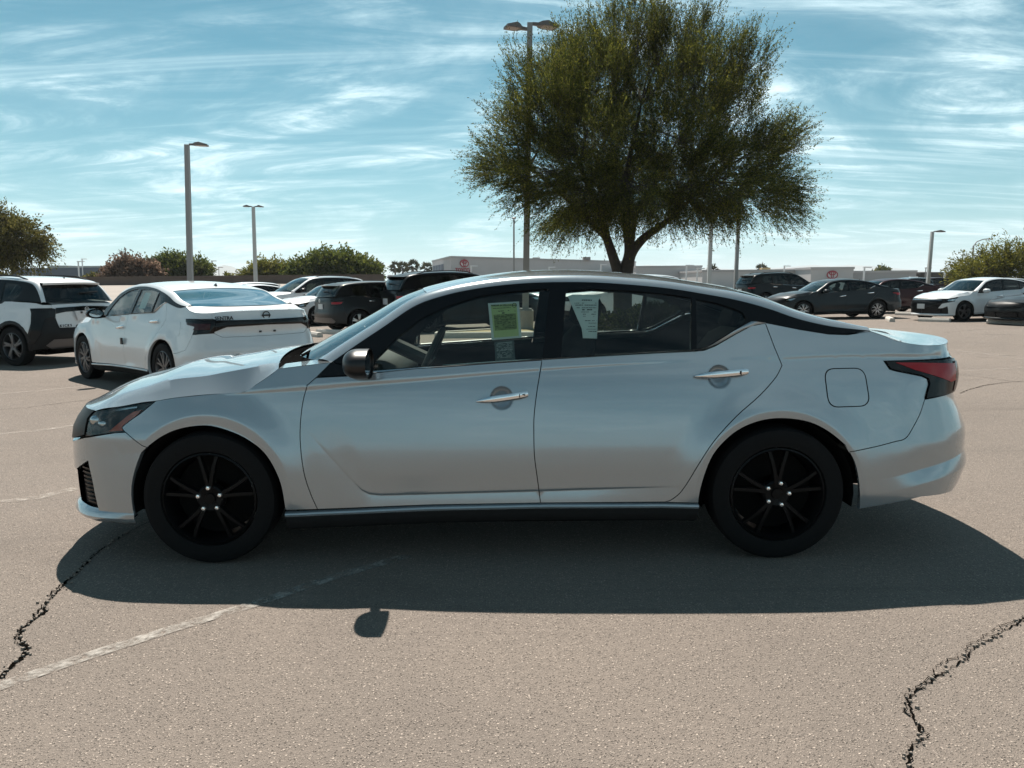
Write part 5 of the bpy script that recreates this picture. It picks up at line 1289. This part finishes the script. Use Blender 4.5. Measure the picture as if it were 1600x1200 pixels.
# ---------------------------------------------------------------- walls, buildings, hills
M['brown_wall'] = simple('brown slump block wall', (.105, .078, .066), .9, noise=.2, nscale=2)
M['slope'] = simple('pale concrete drive', (.235, .205, .180), .9, noise=.2, nscale=.4)
M['stucco'] = simple('light grey stucco', (.43, .415, .415), .9, noise=.06, nscale=.5)
M['stucco2'] = simple('grey stucco wall', (.36, .35, .35), .9, noise=.06, nscale=.5)
M['stucco_light'] = simple('pale panel wall', (.47, .455, .45), .9, noise=.05, nscale=.5)
M['blue_grey'] = simple('blue-grey cladding', (.085, .105, .135), .8, noise=.15, nscale=.3)
M['roof_pale'] = simple('pale roof edge', (.44, .40, .35), .9)
M['tan'] = simple('tan block', (.55, .40, .20), .9)
M['dark_brick'] = simple('dark brown facade', (.045, .038, .034), .9, noise=.3, nscale=.5)
M['red_band'] = simple('red-orange band', (.40, .10, .055), .8)
M['sign_red'] = simple('red sign', (.33, .03, .05), .5)
M['sign_white'] = simple('white sign face', (.62, .58, .58), .6)
M['metal_panel'] = simple('rooftop unit', (.22, .20, .19), .6, .2)
M['hill'] = simple('desert hill', (.16, .14, .12), 1.0, noise=.3, nscale=.002)
sl = MB(); xs = [(-95, -95), (-9, -15)]
sl.add([(-110, 44, .0), (-14, 44, 0), (-17, 72, 1.55), (-110, 72, 1.55)], [(0, 1, 2, 3)]); sl.add([(-14, 44, .0), (-10, 50, 0), (-12, 72, 0), (-17, 72, 1.55)], [(0, 1, 2, 3)])
tag(sl.build('paved_slope', M['slope'], smooth=False), kind='structure')
rd = MB(); rd.box((-160, 73, -.5), (-6, 200, .75)); tag(rd.build('raised_road', M['asphalt'], smooth=False), kind='structure')
wt = thing('block_wall', 'long brown block wall behind the cars on the left', 'wall', (0, 0, 0))
a = at(-60, 433, 72.3); b = at(600, 441, 72.3)
w = MB(); w.box((a.x, 72.2, 0), (b.x, 72.45, 2.22)); w.build('wall', M['brown_wall'], wt, smooth=False)
w = MB(); w.box((a.x, 72.12, 2.22), (b.x, 72.53, 2.34)); w.build('coping', M['brown_wall'], wt, smooth=False)

def block(name, label, cat, corners, h, mat, cap=None, base=0.0):
    root = thing(name, label, cat, (0, 0, 0))
    m = MB(); m.prism(corners, base, h, lambda a, b, z: (a, b, z)); m.build('wall', M[mat], root, smooth=False)
    if cap:
        c = np.array(corners); c = inset_poly(c if area(c) > 0 else c[::-1], -.12); m = MB(); m.prism([tuple(p) for p in c], h + .002, h + .35, lambda a, b, z: (a, b, z)); m.build('parapet', M[cap], root, smooth=False)
    return root
def xy(px, D): p = at(px, 440, D); return (p.x, D)
def zt(px, py, D): return at(px, py, D).z
HA = zt(705, 403, 140)
A0, A1, A2 = xy(676, 166), xy(705, 140), xy(993, 186)
bA = block('dealership', 'long pale grey dealership with a red emblem and lettering at its left end', 'building', [A1, A2, (A2[0], 240), (A0[0], 240), A0], HA, 'stucco', 'stucco2')
d = np.array(A2) - np.array(A1); d /= np.linalg.norm(d); nrm = np.array([d[1], -d[0]]); ang = math.atan2(d[1], d[0])
def on_wall(u, off=.05): p = np.array(A1) + d*u + nrm*off; return p
def wall_u(px):                                                    # distance along the facade whose picture column is px
    lo, hi = 0.0, np.linalg.norm(np.array(A2) - np.array(A1))
    for _ in range(40):
        mdl = .5*(lo + hi); q = on_wall(mdl); x_ = 800 + 1200*q[0]/(q[1]*.99)
        lo, hi = (mdl, hi) if x_ < px else (lo, mdl)
    return .5*(lo + hi)
def ellipse_ring(m, c, a, b, t, fn, n=28, z0=0.0, z1=.08):
    o_ = [(c[0] + a*math.cos(q), c[1] + b*math.sin(q)) for q in np.linspace(0, 2*math.pi, n, endpoint=False)]
    i_ = [(c[0] + (a - t)*math.cos(q), c[1] + (b - t)*math.sin(q)) for q in np.linspace(0, 2*math.pi, n, endpoint=False)]
    m.grid(np.array([[fn(*p, z1) for p in o_], [fn(*p, z1) for p in i_]]), close=True); m.grid(np.array([[fn(*p, z0) for p in o_], [fn(*p, z1) for p in o_]]), close=True)
def logo(parent, c3, a, b, right, up=(0, 0, 1), out=None, face=True):
    rv, uv, ov = np.array(right, float), np.array(up, float), np.array(out, float); c3 = np.array(c3, float)
    fn = lambda u, v, w: tuple(c3 + rv*u + uv*v + ov*w)
    if face:
        m = MB(); q = [fn(a*.97*math.cos(t), b*.97*math.sin(t), .03) for t in np.linspace(0, 2*math.pi, 28, endpoint=False)]; m.add(q, [tuple(range(28))]); m.build('emblem_face', M['sign_white'], parent, smooth=False)
    m = MB(); ellipse_ring(m, (0, 0), a, b, a*.17, fn, z1=.12); m.build('emblem_ring', M['sign_red'], parent, smooth=False)
    m = MB(); ellipse_ring(m, (0, b*.34), a*.62, b*.44, a*.14, fn, z1=.14); m.build('emblem_ring', M['sign_red'], parent, smooth=False)
    m = MB(); ellipse_ring(m, (0, 0), a*.30, b*.86, a*.13, fn, z1=.16); m.build('emblem_ring', M['sign_red'], parent, smooth=False)
u = wall_u(727); q = on_wall(u); Dq = q[1]
logo(bA, (q[0], q[1], zt(727, 411.5, Dq)), 9.5/1200*Dq, 6.2/1200*Dq, (d[0], d[1], 0), out=(nrm[0], nrm[1], 0))
me = text_mesh('TOYOTA', 8.6/1200*Dq, .05, True); o = link('lettering', me, bA, M['sign_red']); u2 = wall_u(726); q = on_wall(u2, .06)
o.location = (q[0], q[1], zt(726, 422.3, Dq)); o.rotation_euler = (math.pi/2, 0, ang)
d2 = np.array(A1) - np.array(A0); l2 = np.linalg.norm(d2); d2 /= l2; n2 = np.array([d2[1], -d2[0]])
g_ = MB(); f2 = lambda u, z, w: (A0[0] + d2[0]*u + n2[0]*w, A0[1] + d2[1]*u + n2[1]*w, z)
for k in range(4):
    u0 = l2*(.05 + .155*k); mm = MB(); mm.add([f2(u0, .6, .05), f2(u0 + l2*.145, .6, .05), f2(u0 + l2*.145, HA*.86, .05), f2(u0, HA*.86, .05)], [(0, 1, 2, 3)]); mm.build('window', M['glass_dark' if False else 'blue_grey'], bA, smooth=False)
for k, (px_, w_) in enumerate(((741, 8), (838, 8), (917, 8))):
    p = at(px_, 400, 170); m = MB(); m.box((p.x - .8, 170, HA + .3), (p.x + .8, 172, HA + .95)); m.build('rooftop_unit', M['metal_panel'], bA, smooth=False)
B0, B1 = xy(993.5, 150), xy(1096, 150)
bB = block('showroom_wing', 'low grey wing right of the tree trunk, lower than the lettered dealership', 'building', [B0, B1, (B1[0], 184), (B0[0], 184)], zt(1040, 418, 150), 'stucco', 'stucco2')
m = MB(); p0 = xy(1076, 149.9); p1 = xy(1094, 149.9); m.box((p0[0], 149.85, 0), (p1[0], 149.98, 3.2)); m.build('door', M['blue_grey'], bB, smooth=False)
C0, C1 = xy(1097, 132), xy(1266, 136)
bC = block('dealership_annex', 'long low grey building behind the black SUV', 'building', [C0, C1, (C1[0], 180), (C0[0], 180)], zt(1180, 424.5, 134), 'stucco_light', 'stucco2')
E0, E1 = xy(1266.5, 128), xy(1333, 128)
bE = block('emblem_block', 'raised pale wall block with a red emblem alone on it', 'building', [E0, E1, (E1[0], 160), (E0[0], 160)], zt(1300, 420.5, 128), 'stucco_light', 'stucco')
logo(bE, (at(1300.5, 429, 127.9).x, 127.95, zt(1300.5, 429.3, 128)), 8.6/1200*128, 6.6/1200*128, (1, 0, 0), out=(0, -1, 0))
F0, F1 = xy(1334, 131), xy(1431, 131)
bF = block('dealership_annex', 'grey wall continuing right of the emblem block', 'building', [F0, F1, (F1[0], 170), (F0[0], 170)], zt(1380, 426, 131), 'stucco2', 'stucco')
H0, H1 = xy(1436, 142), xy(1530, 142)
bH = block('store', 'dark brown store with a red-orange band near the right tree', 'building', [H0, H1, (H1[0], 190), (H0[0], 190)], zt(1480, 428, 142), 'dark_brick', 'dark_brick')
m = MB(); m.box((H0[0] + .2, 141.7, zt(1480, 438.5, 142)), (H1[0], 141.95, zt(1480, 434.5, 142))); m.build('band', M['red_band'], bH, smooth=False)
m = MB(); q0, q1 = xy(1441, 141), xy(1466, 141); m.box((q0[0], 143, 0), (q1[0], 170, zt(1450, 425, 142))); m.build('entrance_tower', M['dark_brick'], bH, smooth=False)
q = at(1195, 421, 210); m = MB(); m.box((q.x - 1.1, 209, 0), (q.x + 1.2, 211, q.z + .45)); tag(m.build('water_tank', M['tan'], smooth=False), 'small tan box-shaped tank above the low grey roof', 'tank')
# blue-grey building far left and small ones
L0, L1 = xy(18, 150), xy(158, 150)
bL = block('warehouse', 'long blue-grey warehouse behind the left tree', 'building', [L0, L1, (L1[0], 190), (L0[0], 190)], zt(90, 418.5, 150), 'blue_grey', None)
for a_, b_, py_ in ((76, 104, 415), (131, 160, 415.5)):
    p0, p1 = xy(a_, 158), xy(b_, 158); m = MB(); m.box((p0[0], 158, 0), (p1[0], 175, zt(a_, py_, 158))); m.build('roof_block', M['roof_pale'], bL, smooth=False)
p0, p1 = xy(642, 150), xy(696, 150)
bS = block('workshop', 'small grey workshop left of the lettered dealership', 'building', [p0, p1, (p1[0], 165), (p0[0], 165)], zt(668, 423.5, 150), 'stucco2', None)
p0, p1 = xy(606, 165), xy(641, 165)
bS2 = block('shed', 'low pale shed beside the palms', 'building', [p0, p1, (p1[0], 175), (p0[0], 175)], zt(620, 429.5, 165), 'stucco', None)
def hills(name, pts, D, depth):
    m = MB(); rows = []
    for k, f in enumerate((0.0, .30, .62, .85, 1.0)):
        rows.append([(at(px, py, D).x*(1 + f*depth/D), D + f*depth, max(-1, (at(px, py, D).z + 1)*f**.8 * (1 + .15*math.sin(px*.13 + 5*f) * (f < 1))*1.0*(1 + f*depth/D*(f == 1)) - 1)) for px, py in pts])
    m.grid(np.array(rows)); return tag(m.build(name, M['hill'], angle=60), kind='structure')
hills('hills', [(300, 432), (325, 428), (335, 418), (350, 414), (362, 416), (375, 422), (388, 428), (410, 433), (430, 436)], 5200, 500)
hills('mountains', [(990, 418), (1010, 414), (1040, 416), (1070, 420), (1110, 418), (1150, 421), (1200, 419), (1235, 417), (1270, 414), (1300, 416), (1330, 414), (1365, 416), (1400, 419), (1440, 423), (1480, 427), (1530, 431), (1590, 433)], 7600, 700)
# ---------------------------------------------------------------- trees and shrubs
def leaf_mat(name, a, b, c, trans=.45, rough=.6):
    """leaf with its own shade per leaf, light shining through it"""
    m, n, l, p = new_mat(name); out = n['Material Output']
    g = n.new('ShaderNodeNewGeometry'); cr = n.new('ShaderNodeValToRGB'); l.new(g.outputs['Random Per Island'], cr.inputs[0])
    e = cr.color_ramp.elements; e[0].position = 0; e[0].color = (*a, 1); e[1].position = 1; e[1].color = (*c, 1); k = e.new(.55); k.color = (*b, 1)
    tc = n.new('ShaderNodeTexCoord'); nz = n.new('ShaderNodeTexNoise'); nz.inputs['Scale'].default_value = .9; nz.inputs['Detail'].default_value = 3; l.new(tc.outputs['Object'], nz.inputs['Vector'])
    mr = n.new('ShaderNodeMapRange'); l.new(nz.outputs['Fac'], mr.inputs[0]); mr.inputs[1].default_value = .3; mr.inputs[2].default_value = .7; mr.inputs[3].default_value = .65; mr.inputs[4].default_value = 1.25
    mu = n.new('ShaderNodeVectorMath'); mu.operation = 'SCALE'; l.new(cr.outputs[0], mu.inputs[0]); l.new(mr.outputs[0], mu.inputs['Scale'])
    l.new(mu.outputs[0], p.inputs['Base Color']); setp(p, roughness=rough, specular_ior_level=.04)
    t = n.new('ShaderNodeBsdfTranslucent'); l.new(mu.outputs[0], t.inputs[0]); mx = n.new('ShaderNodeMixShader'); mx.inputs[0].default_value = trans
    l.new(p.outputs[0], mx.inputs[1]); l.new(t.outputs[0], mx.inputs[2]); l.new(mx.outputs[0], out.inputs[0]); return m
M['leaf_mesquite'] = leaf_mat('mesquite leaf', (.030, .044, .013), (.080, .092, .022), (.20, .19, .032), .46)
M['leaf_green'] = leaf_mat('green leaf', (.040, .058, .014), (.085, .105, .024), (.15, .16, .034), .45)
M['leaf_yellow'] = leaf_mat('yellow-green leaf', (.07, .078, .016), (.14, .14, .03), (.22, .20, .04), .45)
M['leaf_brown'] = leaf_mat('dry pinkish leaf', (.070, .050, .036), (.16, .105, .075), (.28, .19, .14), .4)
M['leaf_olive'] = leaf_mat('olive leaf', (.048, .050, .016), (.10, .095, .028), (.17, .145, .045), .45)
M['leaf_hedge'] = leaf_mat('hedge leaf', (.030, .045, .012), (.070, .085, .020), (.20, .19, .04), .4)
M['palm_leaf'] = leaf_mat('palm frond', (.030, .035, .012), (.055, .055, .018), (.09, .08, .03), .2)
M['bark'] = simple('dark mesquite bark', (.045, .036, .030), .95, noise=.4, nscale=12, bump=.8)
M['bark_pale'] = simple('grey bark', (.10, .085, .07), .95, noise=.3, nscale=10, bump=.6)

def leaves(pos, dirs, size, aspect, r_):
    """one bent quad per position"""
    n = len(pos); d = dirs / (np.linalg.norm(dirs, axis=1)[:, None] + 1e-9)
    q = r_.normal(size=(n, 3)); s = np.cross(d, q); s /= np.linalg.norm(s, axis=1)[:, None] + 1e-9
    L = size*r_.uniform(.6, 1.35, n)[:, None]; Wd = L*aspect
    v = np.stack([pos - s*Wd*.5, pos + d*L*.5 - s*Wd*.6, pos + d*L, pos + d*L*.5 + s*Wd*.6], 1)
    return v.reshape(-1, 3), np.arange(4*n)
def ribbons(a, b, w0, w1, r_):
    n = len(a); d = b - a; d = d/(np.linalg.norm(d, axis=1)[:, None] + 1e-9); s = np.cross(d, r_.normal(size=(n, 3))); s /= np.linalg.norm(s, axis=1)[:, None] + 1e-9
    t = np.cross(d, s); out = []
    for x in (s, t): out.append(np.stack([a - x*w0, b - x*w1, b + x*w1, a + x*w0], 1))
    v = np.concatenate(out).reshape(-1, 3); return v, np.arange(len(v))
def make_tree(name, label, cat, loc, clumps, stems, n_spray, leaf, bark='bark', seed=1, twigs=9, per=16, twig_len=.6, leaf_len=.06, aspect=.34, group=None, upsweep=.5, droop=.25, shell=.55, limb_r=.05, low=None, loose=0.12, spread=.36):
    r_ = np.random.default_rng(seed); root = thing(name, label, cat, loc, 0, group)
    C = np.array([c[:3] for c in clumps], float); Rr = np.array([c[3:6] for c in clumps], float)
    vol = np.prod(Rr, axis=1)**.75; pick = r_.choice(len(C), n_spray, p=vol/vol.sum())
    u = r_.normal(size=(n_spray, 3)); u /= np.linalg.norm(u, axis=1)[:, None]
    rad = np.where(r_.random(n_spray) < loose, r_.uniform(1.0, 1.18, n_spray), (shell + (1 - shell)*r_.random(n_spray))**.8)
    tip = C[pick] + u*Rr[pick]*rad[:, None]
    cen = C.mean(0); ext = np.abs(C - cen).max(0) + Rr.max(0)
    rel = (tip - cen)/ext; hgt = rel[:, 2]
    sdir = rel*np.array([1, 1, .6]) + u*.35; sdir[:, 2] += upsweep*(.25 + np.clip(hgt + .5, 0, 1)) - droop*np.clip(-hgt*1.6, 0, 1.2)*1.5
    sdir /= np.linalg.norm(sdir, axis=1)[:, None]
    rt = tip - sdir*twig_len*.5
    # wood
    tb = MB(); sp = []
    for pts, r0, r1 in stems:
        p = catmull(np.array(pts, float), 5); rr = np.linspace(r0, r1, len(p)); tb.tube(p, list(rr), 9)
        sp += [tuple(q) for q in p[len(p)//3:]]
    tb.build('trunk', M[bark], root, angle=60)
    sp = np.array(sp); lb = MB(); joints = []
    for c in C:
        i = np.argmin(np.linalg.norm((sp - c)*np.array([1, 1, 1.3]), axis=1)); a = sp[i]; m = (a + c)/2 + r_.normal(0, .12, 3)*np.linalg.norm(c - a) + np.array([0, 0, .05])
        p = catmull(np.array([a, m, c]), 5); lb.tube(p, list(np.linspace(limb_r, limb_r*.35, len(p))), 5); joints += [tuple(q) for q in p[3:]]
    lb.build('branches', M[bark], root, angle=60)['kind'] = 'stuff'
    J = np.array(joints)
    j = np.array([np.argmin(((J - q)**2).sum(1)) for q in rt]); aj = J[j]; mid = (aj + rt)/2 + r_.normal(0, .05, rt.shape)
    v1, _ = ribbons(aj, mid, limb_r*.16, limb_r*.11, r_); v2, _ = ribbons(mid, rt, limb_r*.11, limb_r*.08, r_)
    # twigs and leaves
    T = np.repeat(np.arange(n_spray), twigs); k = len(T); td = sdir[T] + r_.normal(0, spread, (k, 3)); td /= np.linalg.norm(td, axis=1)[:, None]
    tl = twig_len*r_.uniform(.45, 1.25, k); ta = rt[T] + r_.normal(0, .10*twig_len, (k, 3)) + sdir[T]*(r_.random(k)*.5*twig_len)[:, None]
    sag = np.array([0, 0, -1.])*(droop*np.clip(.35 - hgt[T], 0, 1.3)*tl)[:, None]
    tm = ta + td*(tl*.5)[:, None] + sag*.25; te = ta + td*tl[:, None] + sag
    v3, _ = ribbons(ta, tm, limb_r*.07, limb_r*.05, r_); v4, _ = ribbons(tm, te, limb_r*.05, limb_r*.03, r_)
    wood = np.concatenate([v1, v2, v3, v4]); big_mesh('twigs', wood, np.arange(len(wood)), 4, M[bark], root)['kind'] = 'stuff'
    Q = np.repeat(np.arange(k), per); t = r_.random(len(Q))**.8; t = t[:, None]
    pos = (1 - t)**2*ta[Q] + 2*t*(1 - t)*tm[Q] + t*t*te[Q] + r_.normal(0, leaf_len*.35, (len(Q), 3))
    ld = (te - ta)[Q]/tl[Q][:, None]*.8 + r_.normal(0, .36, (len(Q), 3))
    lv, lf = leaves(pos, ld, leaf_len, aspect, r_)
    if low is not None:
        ok = (lv.reshape(-1, 4, 3)[:, :, 2].min(1) > low); lv = lv.reshape(-1, 4, 3)[ok].reshape(-1, 3); lf = np.arange(len(lv))
    o = big_mesh('crown', lv, lf, 4, M[leaf], root); o['kind'] = 'stuff'
    return root

DT = 20.75; TB = at(968, 520, DT); TB.z = 0.12
def rel(px, py, dy=0.0, D=DT): p = at(px, py, D); return (p.x - TB.x, dy, p.z - TB.z)
def cl(px, py, rx, ry, dy=0.0, rd=None, D=DT): p = rel(px, py, dy, D); k = D/1200; return (*p, rx*k, (rd or rx*1.15)*k, ry*k)
main_clumps = [cl(905, 95, 46, 50, .2), cl(930, 150, 60, 60, -.6), cl(965, 55, 40, 44, .3), cl(1005, 45, 36, 40, -.4), cl(1045, 75, 44, 50, .5), cl(1000, 120, 52, 52, 1.0), cl(1085, 70, 34, 42, -.3), cl(1110, 125, 50, 44, .4),
               cl(1155, 110, 34, 34, -.5), cl(1160, 160, 36, 30, .3), cl(1060, 160, 54, 46, -1.3), cl(870, 165, 46, 48, -1.5), cl(820, 150, 30, 30, -1.2), cl(845, 215, 50, 42, -1.8), cl(800, 205, 32, 28, -.8), cl(905, 235, 56, 44, -2.0),
               cl(975, 215, 60, 48, 1.4), cl(1040, 235, 56, 44, -1.6), cl(1110, 210, 44, 34, .9), cl(790, 262, 40, 30, -1.0), cl(768, 268, 24, 18, -.4), cl(845, 285, 54, 38, -2.0), cl(812, 305, 34, 20, -.6), cl(900, 310, 58, 38, -1.6),
               cl(960, 300, 52, 40, -2.2), cl(1010, 290, 50, 40, .8), cl(1060, 300, 48, 38, -1.2), cl(1110, 290, 46, 36, -1.9), cl(1160, 250, 44, 34, -.4), cl(1205, 225, 40, 26, -.2), cl(1228, 212, 24, 18, .2), cl(1215, 275, 42, 30, .4), cl(1236, 290, 24, 20, .1),
               cl(1165, 310, 46, 28, -.5), cl(1220, 325, 36, 22, .3), cl(890, 345, 38, 18, .6), cl(1120, 325, 40, 20, .6), cl(950, 260, 60, 44, 2.2), cl(1080, 255, 56, 42, 2.2), cl(880, 110, 30, 36, .8), cl(955, 328, 50, 24, -.9), cl(1025, 325, 50, 24, -.8), cl(915, 328, 46, 22, -.4), cl(1075, 318, 40, 22, -.6)]
main_stems = [([(0, 0, 0), rel(966, 430), rel(957, 398), rel(947, 368), rel(938, 330, .2), rel(918, 280, .4), rel(895, 215, .4), rel(885, 150, .2)], .17, .035),
              ([(.10, 0, 0), rel(976, 430), rel(984, 395), rel(980, 355), rel(972, 300, -.3), rel(985, 230, -.4), rel(1000, 165, -.2)], .21, .03),
              ([(.16, .02, .3), rel(984, 405), rel(1004, 374), rel(1034, 352), rel(1072, 320, .3), rel(1115, 280, .4)], .17, .03),
              ([rel(985, 385), rel(1000, 330, .5), rel(1040, 270, 1.0), rel(1070, 210, 1.0)], .10, .025),
              ([rel(950, 375), rel(900, 330, -.5), rel(850, 285, -.6), rel(810, 255, -.3)], .09, .02)]
make_tree('mesquite_tree', 'big spreading olive-green tree on the planter bed behind the silver car', 'tree', tuple(TB), main_clumps, main_stems, 2500, 'leaf_mesquite', seed=5, twigs=10, per=22, twig_len=.72, leaf_len=.052, aspect=.30, upsweep=1.15, droop=.30, limb_r=.034, loose=.10, spread=.27, shell=.60)

# hedge on the planter bed
def bush(name, label, px0, px1, py_top, D, leaf, seed, base_py=None, n=None, dens=1.0, depth=None, cat='bush', group=None, llen=None, z0=0.0, bumps=4, twig=.35, aspect=.5, low=0.0, up=.5, shell=.45):
    a, b = at(px0, 440, D).x + .55*twig, at(px1, 440, D).x - .55*twig; top = at((px0 + px1)/2, py_top, D).z - z0 - .55*twig; w = b - a; r_ = np.random.default_rng(seed + 900)
    cl_ = []
    for k in range(bumps):
        f = (k + .5)/bumps; cx_ = a + w*f; hh = top*(.52 + .48*math.sin(math.pi*f)**.8) * r_.uniform(.90, 1.04)
        cl_.append((cx_ - (a + b)/2, r_.uniform(-.2, .2)*w/bumps, hh*.55, w/bumps*.78, (depth or w/bumps)*.75, hh*.46))
    st = [([(0, 0, 0), (r_.uniform(-.1, .1)*w, 0, top*.3), (r_.uniform(-.25, .25)*w, 0, top*.6)], .06*top**.5, .02), ([(.1, 0, 0), (.2*w, .1, top*.35), (.3*w, .1, top*.6)], .05*top**.5, .02)]
    k = D/1200
    return make_tree(name, label, cat, ((a + b)/2, D, z0), cl_, st, n or int(60*bumps*dens), leaf, 'bark', seed, twigs=7, per=10, twig_len=twig, leaf_len=llen or max(.05, 3.4*k), aspect=aspect, group=group, upsweep=up, droop=.2, shell=shell, limb_r=.03*max(1, k*20), low=low)
bush('hedge', 'clipped dark hedge on the planter bed, seen through the rear side window', 930, 1105, 473, 20.6, 'leaf_hedge', 21, cat='hedge', n=420, llen=.06, bumps=5, twig=.22, depth=.8)
ZR = 0.75
bush('dry_bush', 'brownish pink dry bush above the brown wall on the left', 163, 250, 393, 82, 'leaf_brown', 31, z0=ZR, bumps=4, n=420, twig=1.0, llen=.26)
bush('bush', 'green bush right of the brown dry one, behind the tall lamp post', 222, 332, 391, 86, 'leaf_green', 32, z0=ZR, bumps=4, n=480, twig=1.1, llen=.26)
bush('bush', 'low green bush between the warehouse and the brown dry bush', 118, 172, 425, 90, 'leaf_olive', 33, z0=ZR, bumps=3, n=130, twig=.7, llen=.26)
bush('bush', 'yellow-green bush beside the slim lamp post', 372, 474, 404, 84, 'leaf_yellow', 34, z0=ZR, bumps=4, n=420, twig=1.1, llen=.24)
bush('round_tree', 'dense round green tree left of the palms', 454, 590, 386, 78, 'leaf_green', 35, z0=ZR, bumps=4, n=900, twig=1.2, llen=.27, cat='tree', shell=.5)
bush('bush', 'low yellow scrub under the hazy hill', 330, 382, 429, 95, 'leaf_yellow', 36, z0=ZR, bumps=3, n=110, twig=.6, llen=.25)
bush('bush', 'small dark bush behind the low grey wall, right of the emblem block', 1362, 1394, 418, 200, 'leaf_hedge', 37, bumps=3, n=160, twig=1.6, llen=.6)
bush('bush', 'shrub before the pale workshop wall', 694, 712, 426, 138, 'leaf_olive', 38, bumps=2, n=60, twig=.8, llen=.4)
# left tree, half outside the frame
DL = 46; TL = at(2, 470, DL); TL.z = 0
def relL(px, py, dy=0): p = at(px, py, DL); return (p.x - TL.x, dy, p.z - TL.z)
def clL(px, py, rx, ry, dy=0): k = DL/1200; return (*relL(px, py, dy), rx*k, rx*1.1*k, ry*k)
make_tree('leaning_tree', 'dark green tree cut off by the left edge', 'tree', tuple(TL), [clL(-30, 355, 32, 28), clL(10, 365, 26, 20, .4), clL(42, 366, 26, 17, -.4), clL(60, 385, 17, 15, .2), clL(25, 388, 30, 14, .3), clL(-15, 392, 32, 20), clL(-8, 338, 12, 13), clL(-60, 340, 36, 34), clL(-60, 375, 36, 30)],
          [([(0, 0, 0), (-.1, 0, 1.6), relL(-4, 405), relL(12, 380), relL(40, 365)], .16, .03), ([(0, 0, .9), relL(-15, 405), relL(-30, 360), relL(-30, 330)], .13, .03)], 560, 'leaf_olive', seed=41, twigs=8, per=11, twig_len=.95, leaf_len=.15, aspect=.42, upsweep=.5, droop=.6, limb_r=.06)
bush('bush', 'low bush at the foot of the left tree', -30, 18, 418, 50, 'leaf_olive', 42, bumps=2, n=140, twig=.5, llen=.15)
# right trees
DR = 52; TR = at(1560, 470, DR); TR.z = 0
def relR(px, py, dy=0): p = at(px, py, DR); return (p.x - TR.x, dy, p.z - TR.z)
def clR(px, py, rx, ry, dy=0): k = DR/1200; return (*relR(px, py, dy), rx*k, rx*1.1*k, ry*k)
make_tree('palo_verde', 'sparse olive-brown tree behind the white sedan at the right edge', 'tree', tuple(TR), [clR(1528, 420, 26, 16), clR(1560, 411, 28, 17, .5), clR(1602, 408, 32, 20, -.4), clR(1640, 400, 40, 30), clR(1545, 432, 40, 16, .3), clR(1590, 428, 40, 18, .5), clR(1508, 428, 22, 14, -.5), clR(1640, 430, 40, 20)],
          [([(0, 0, 0), relR(1556, 440), relR(1545, 415), relR(1530, 400)], .14, .03), ([(.1, 0, 0), relR(1570, 435), relR(1590, 405), relR(1600, 392)], .14, .03)], 420, 'leaf_yellow', seed=51, twigs=8, per=11, twig_len=1.1, leaf_len=.16, aspect=.34, upsweep=1.0, droop=.2, limb_r=.06, loose=.22)
# palms
def palm(label, px, py_top, D, seed, crown=1.9, group='fan palms on the skyline'):
    r_ = np.random.default_rng(seed); p = at(px, py_top, D); H = p.z; root = thing('palm_tree', label, 'palm tree', (p.x, D, 0), 0, group)
    tr = MB(); tr.tube([(0, 0, 0), (.1, 0, H*.5), (0, 0, H - .8)], [.32, .26, .24], 7); tr.build('trunk', M['bark_pale'], root)
    V = []; 
    for k in range(46):
        az = r_.uniform(0, 2*math.pi); el = R(r_.uniform(-45, 75)); d = np.array([math.cos(az)*math.cos(el), math.sin(az)*math.cos(el), math.sin(el)]); c0 = np.array([0, 0, H - .8]); L = crown*r_.uniform(.7, 1.1)
        c = c0 + d*L*.55
        for j in range(9):
            q = d + r_.normal(0, .34, 3); q /= np.linalg.norm(q); e = c + q*L*.6 + np.array([0, 0, -.25*L*r_.random()]); s = np.cross(q, r_.normal(size=3)); s /= np.linalg.norm(s); s *= .15
            V += [c0 + d*L*.5 - s, c - s*1.2, e, c + s*1.2]
    V = np.array(V); big_mesh('fronds', V, np.arange(len(V)), 4, M['palm_leaf'], root)['kind'] = 'stuff'
    return root
for px, py, D, lab in ((588.5, 412, 190, 'tallest lone fan palm, right of the round green tree'), (617, 413, 215, 'leftmost palm of the cluster of three'), (629, 414, 205, 'middle palm of the cluster of three, slightly lower'),
                       (645, 411, 200, 'right palm of the cluster of three'), (667, 414.5, 200, 'palm at the left corner of the lettered dealership'), (1113, 418.5, 190, 'palm top showing over the low grey roof by the pale lamp post'), (1190, 416, 220, 'palm top beside the small tan tank')):
    palm(lab, px, py, D, int(px))
# ---------------------------------------------------------------- air
HZ_TOP = 185.0
hz = MB(); hz.box((-8900, -8900, -1.0), (8900, 8900, HZ_TOP)); hm_ = bpy.data.materials.new('thin haze'); hm_.use_nodes = True
hn_ = hm_.node_tree.nodes; hn_.remove(hn_['Principled BSDF']); pv = hn_.new('ShaderNodeVolumePrincipled')
pv.inputs['Color'].default_value = (.86, .93, .97, 1); pv.inputs['Density'].default_value = 1.7e-4; pv.inputs['Anisotropy'].default_value = .2
hm_.node_tree.links.new(pv.outputs[0], hn_['Material Output'].inputs['Volume'])
hzo = hz.build('haze', hm_, smooth=False); hzo['kind'] = 'stuff'
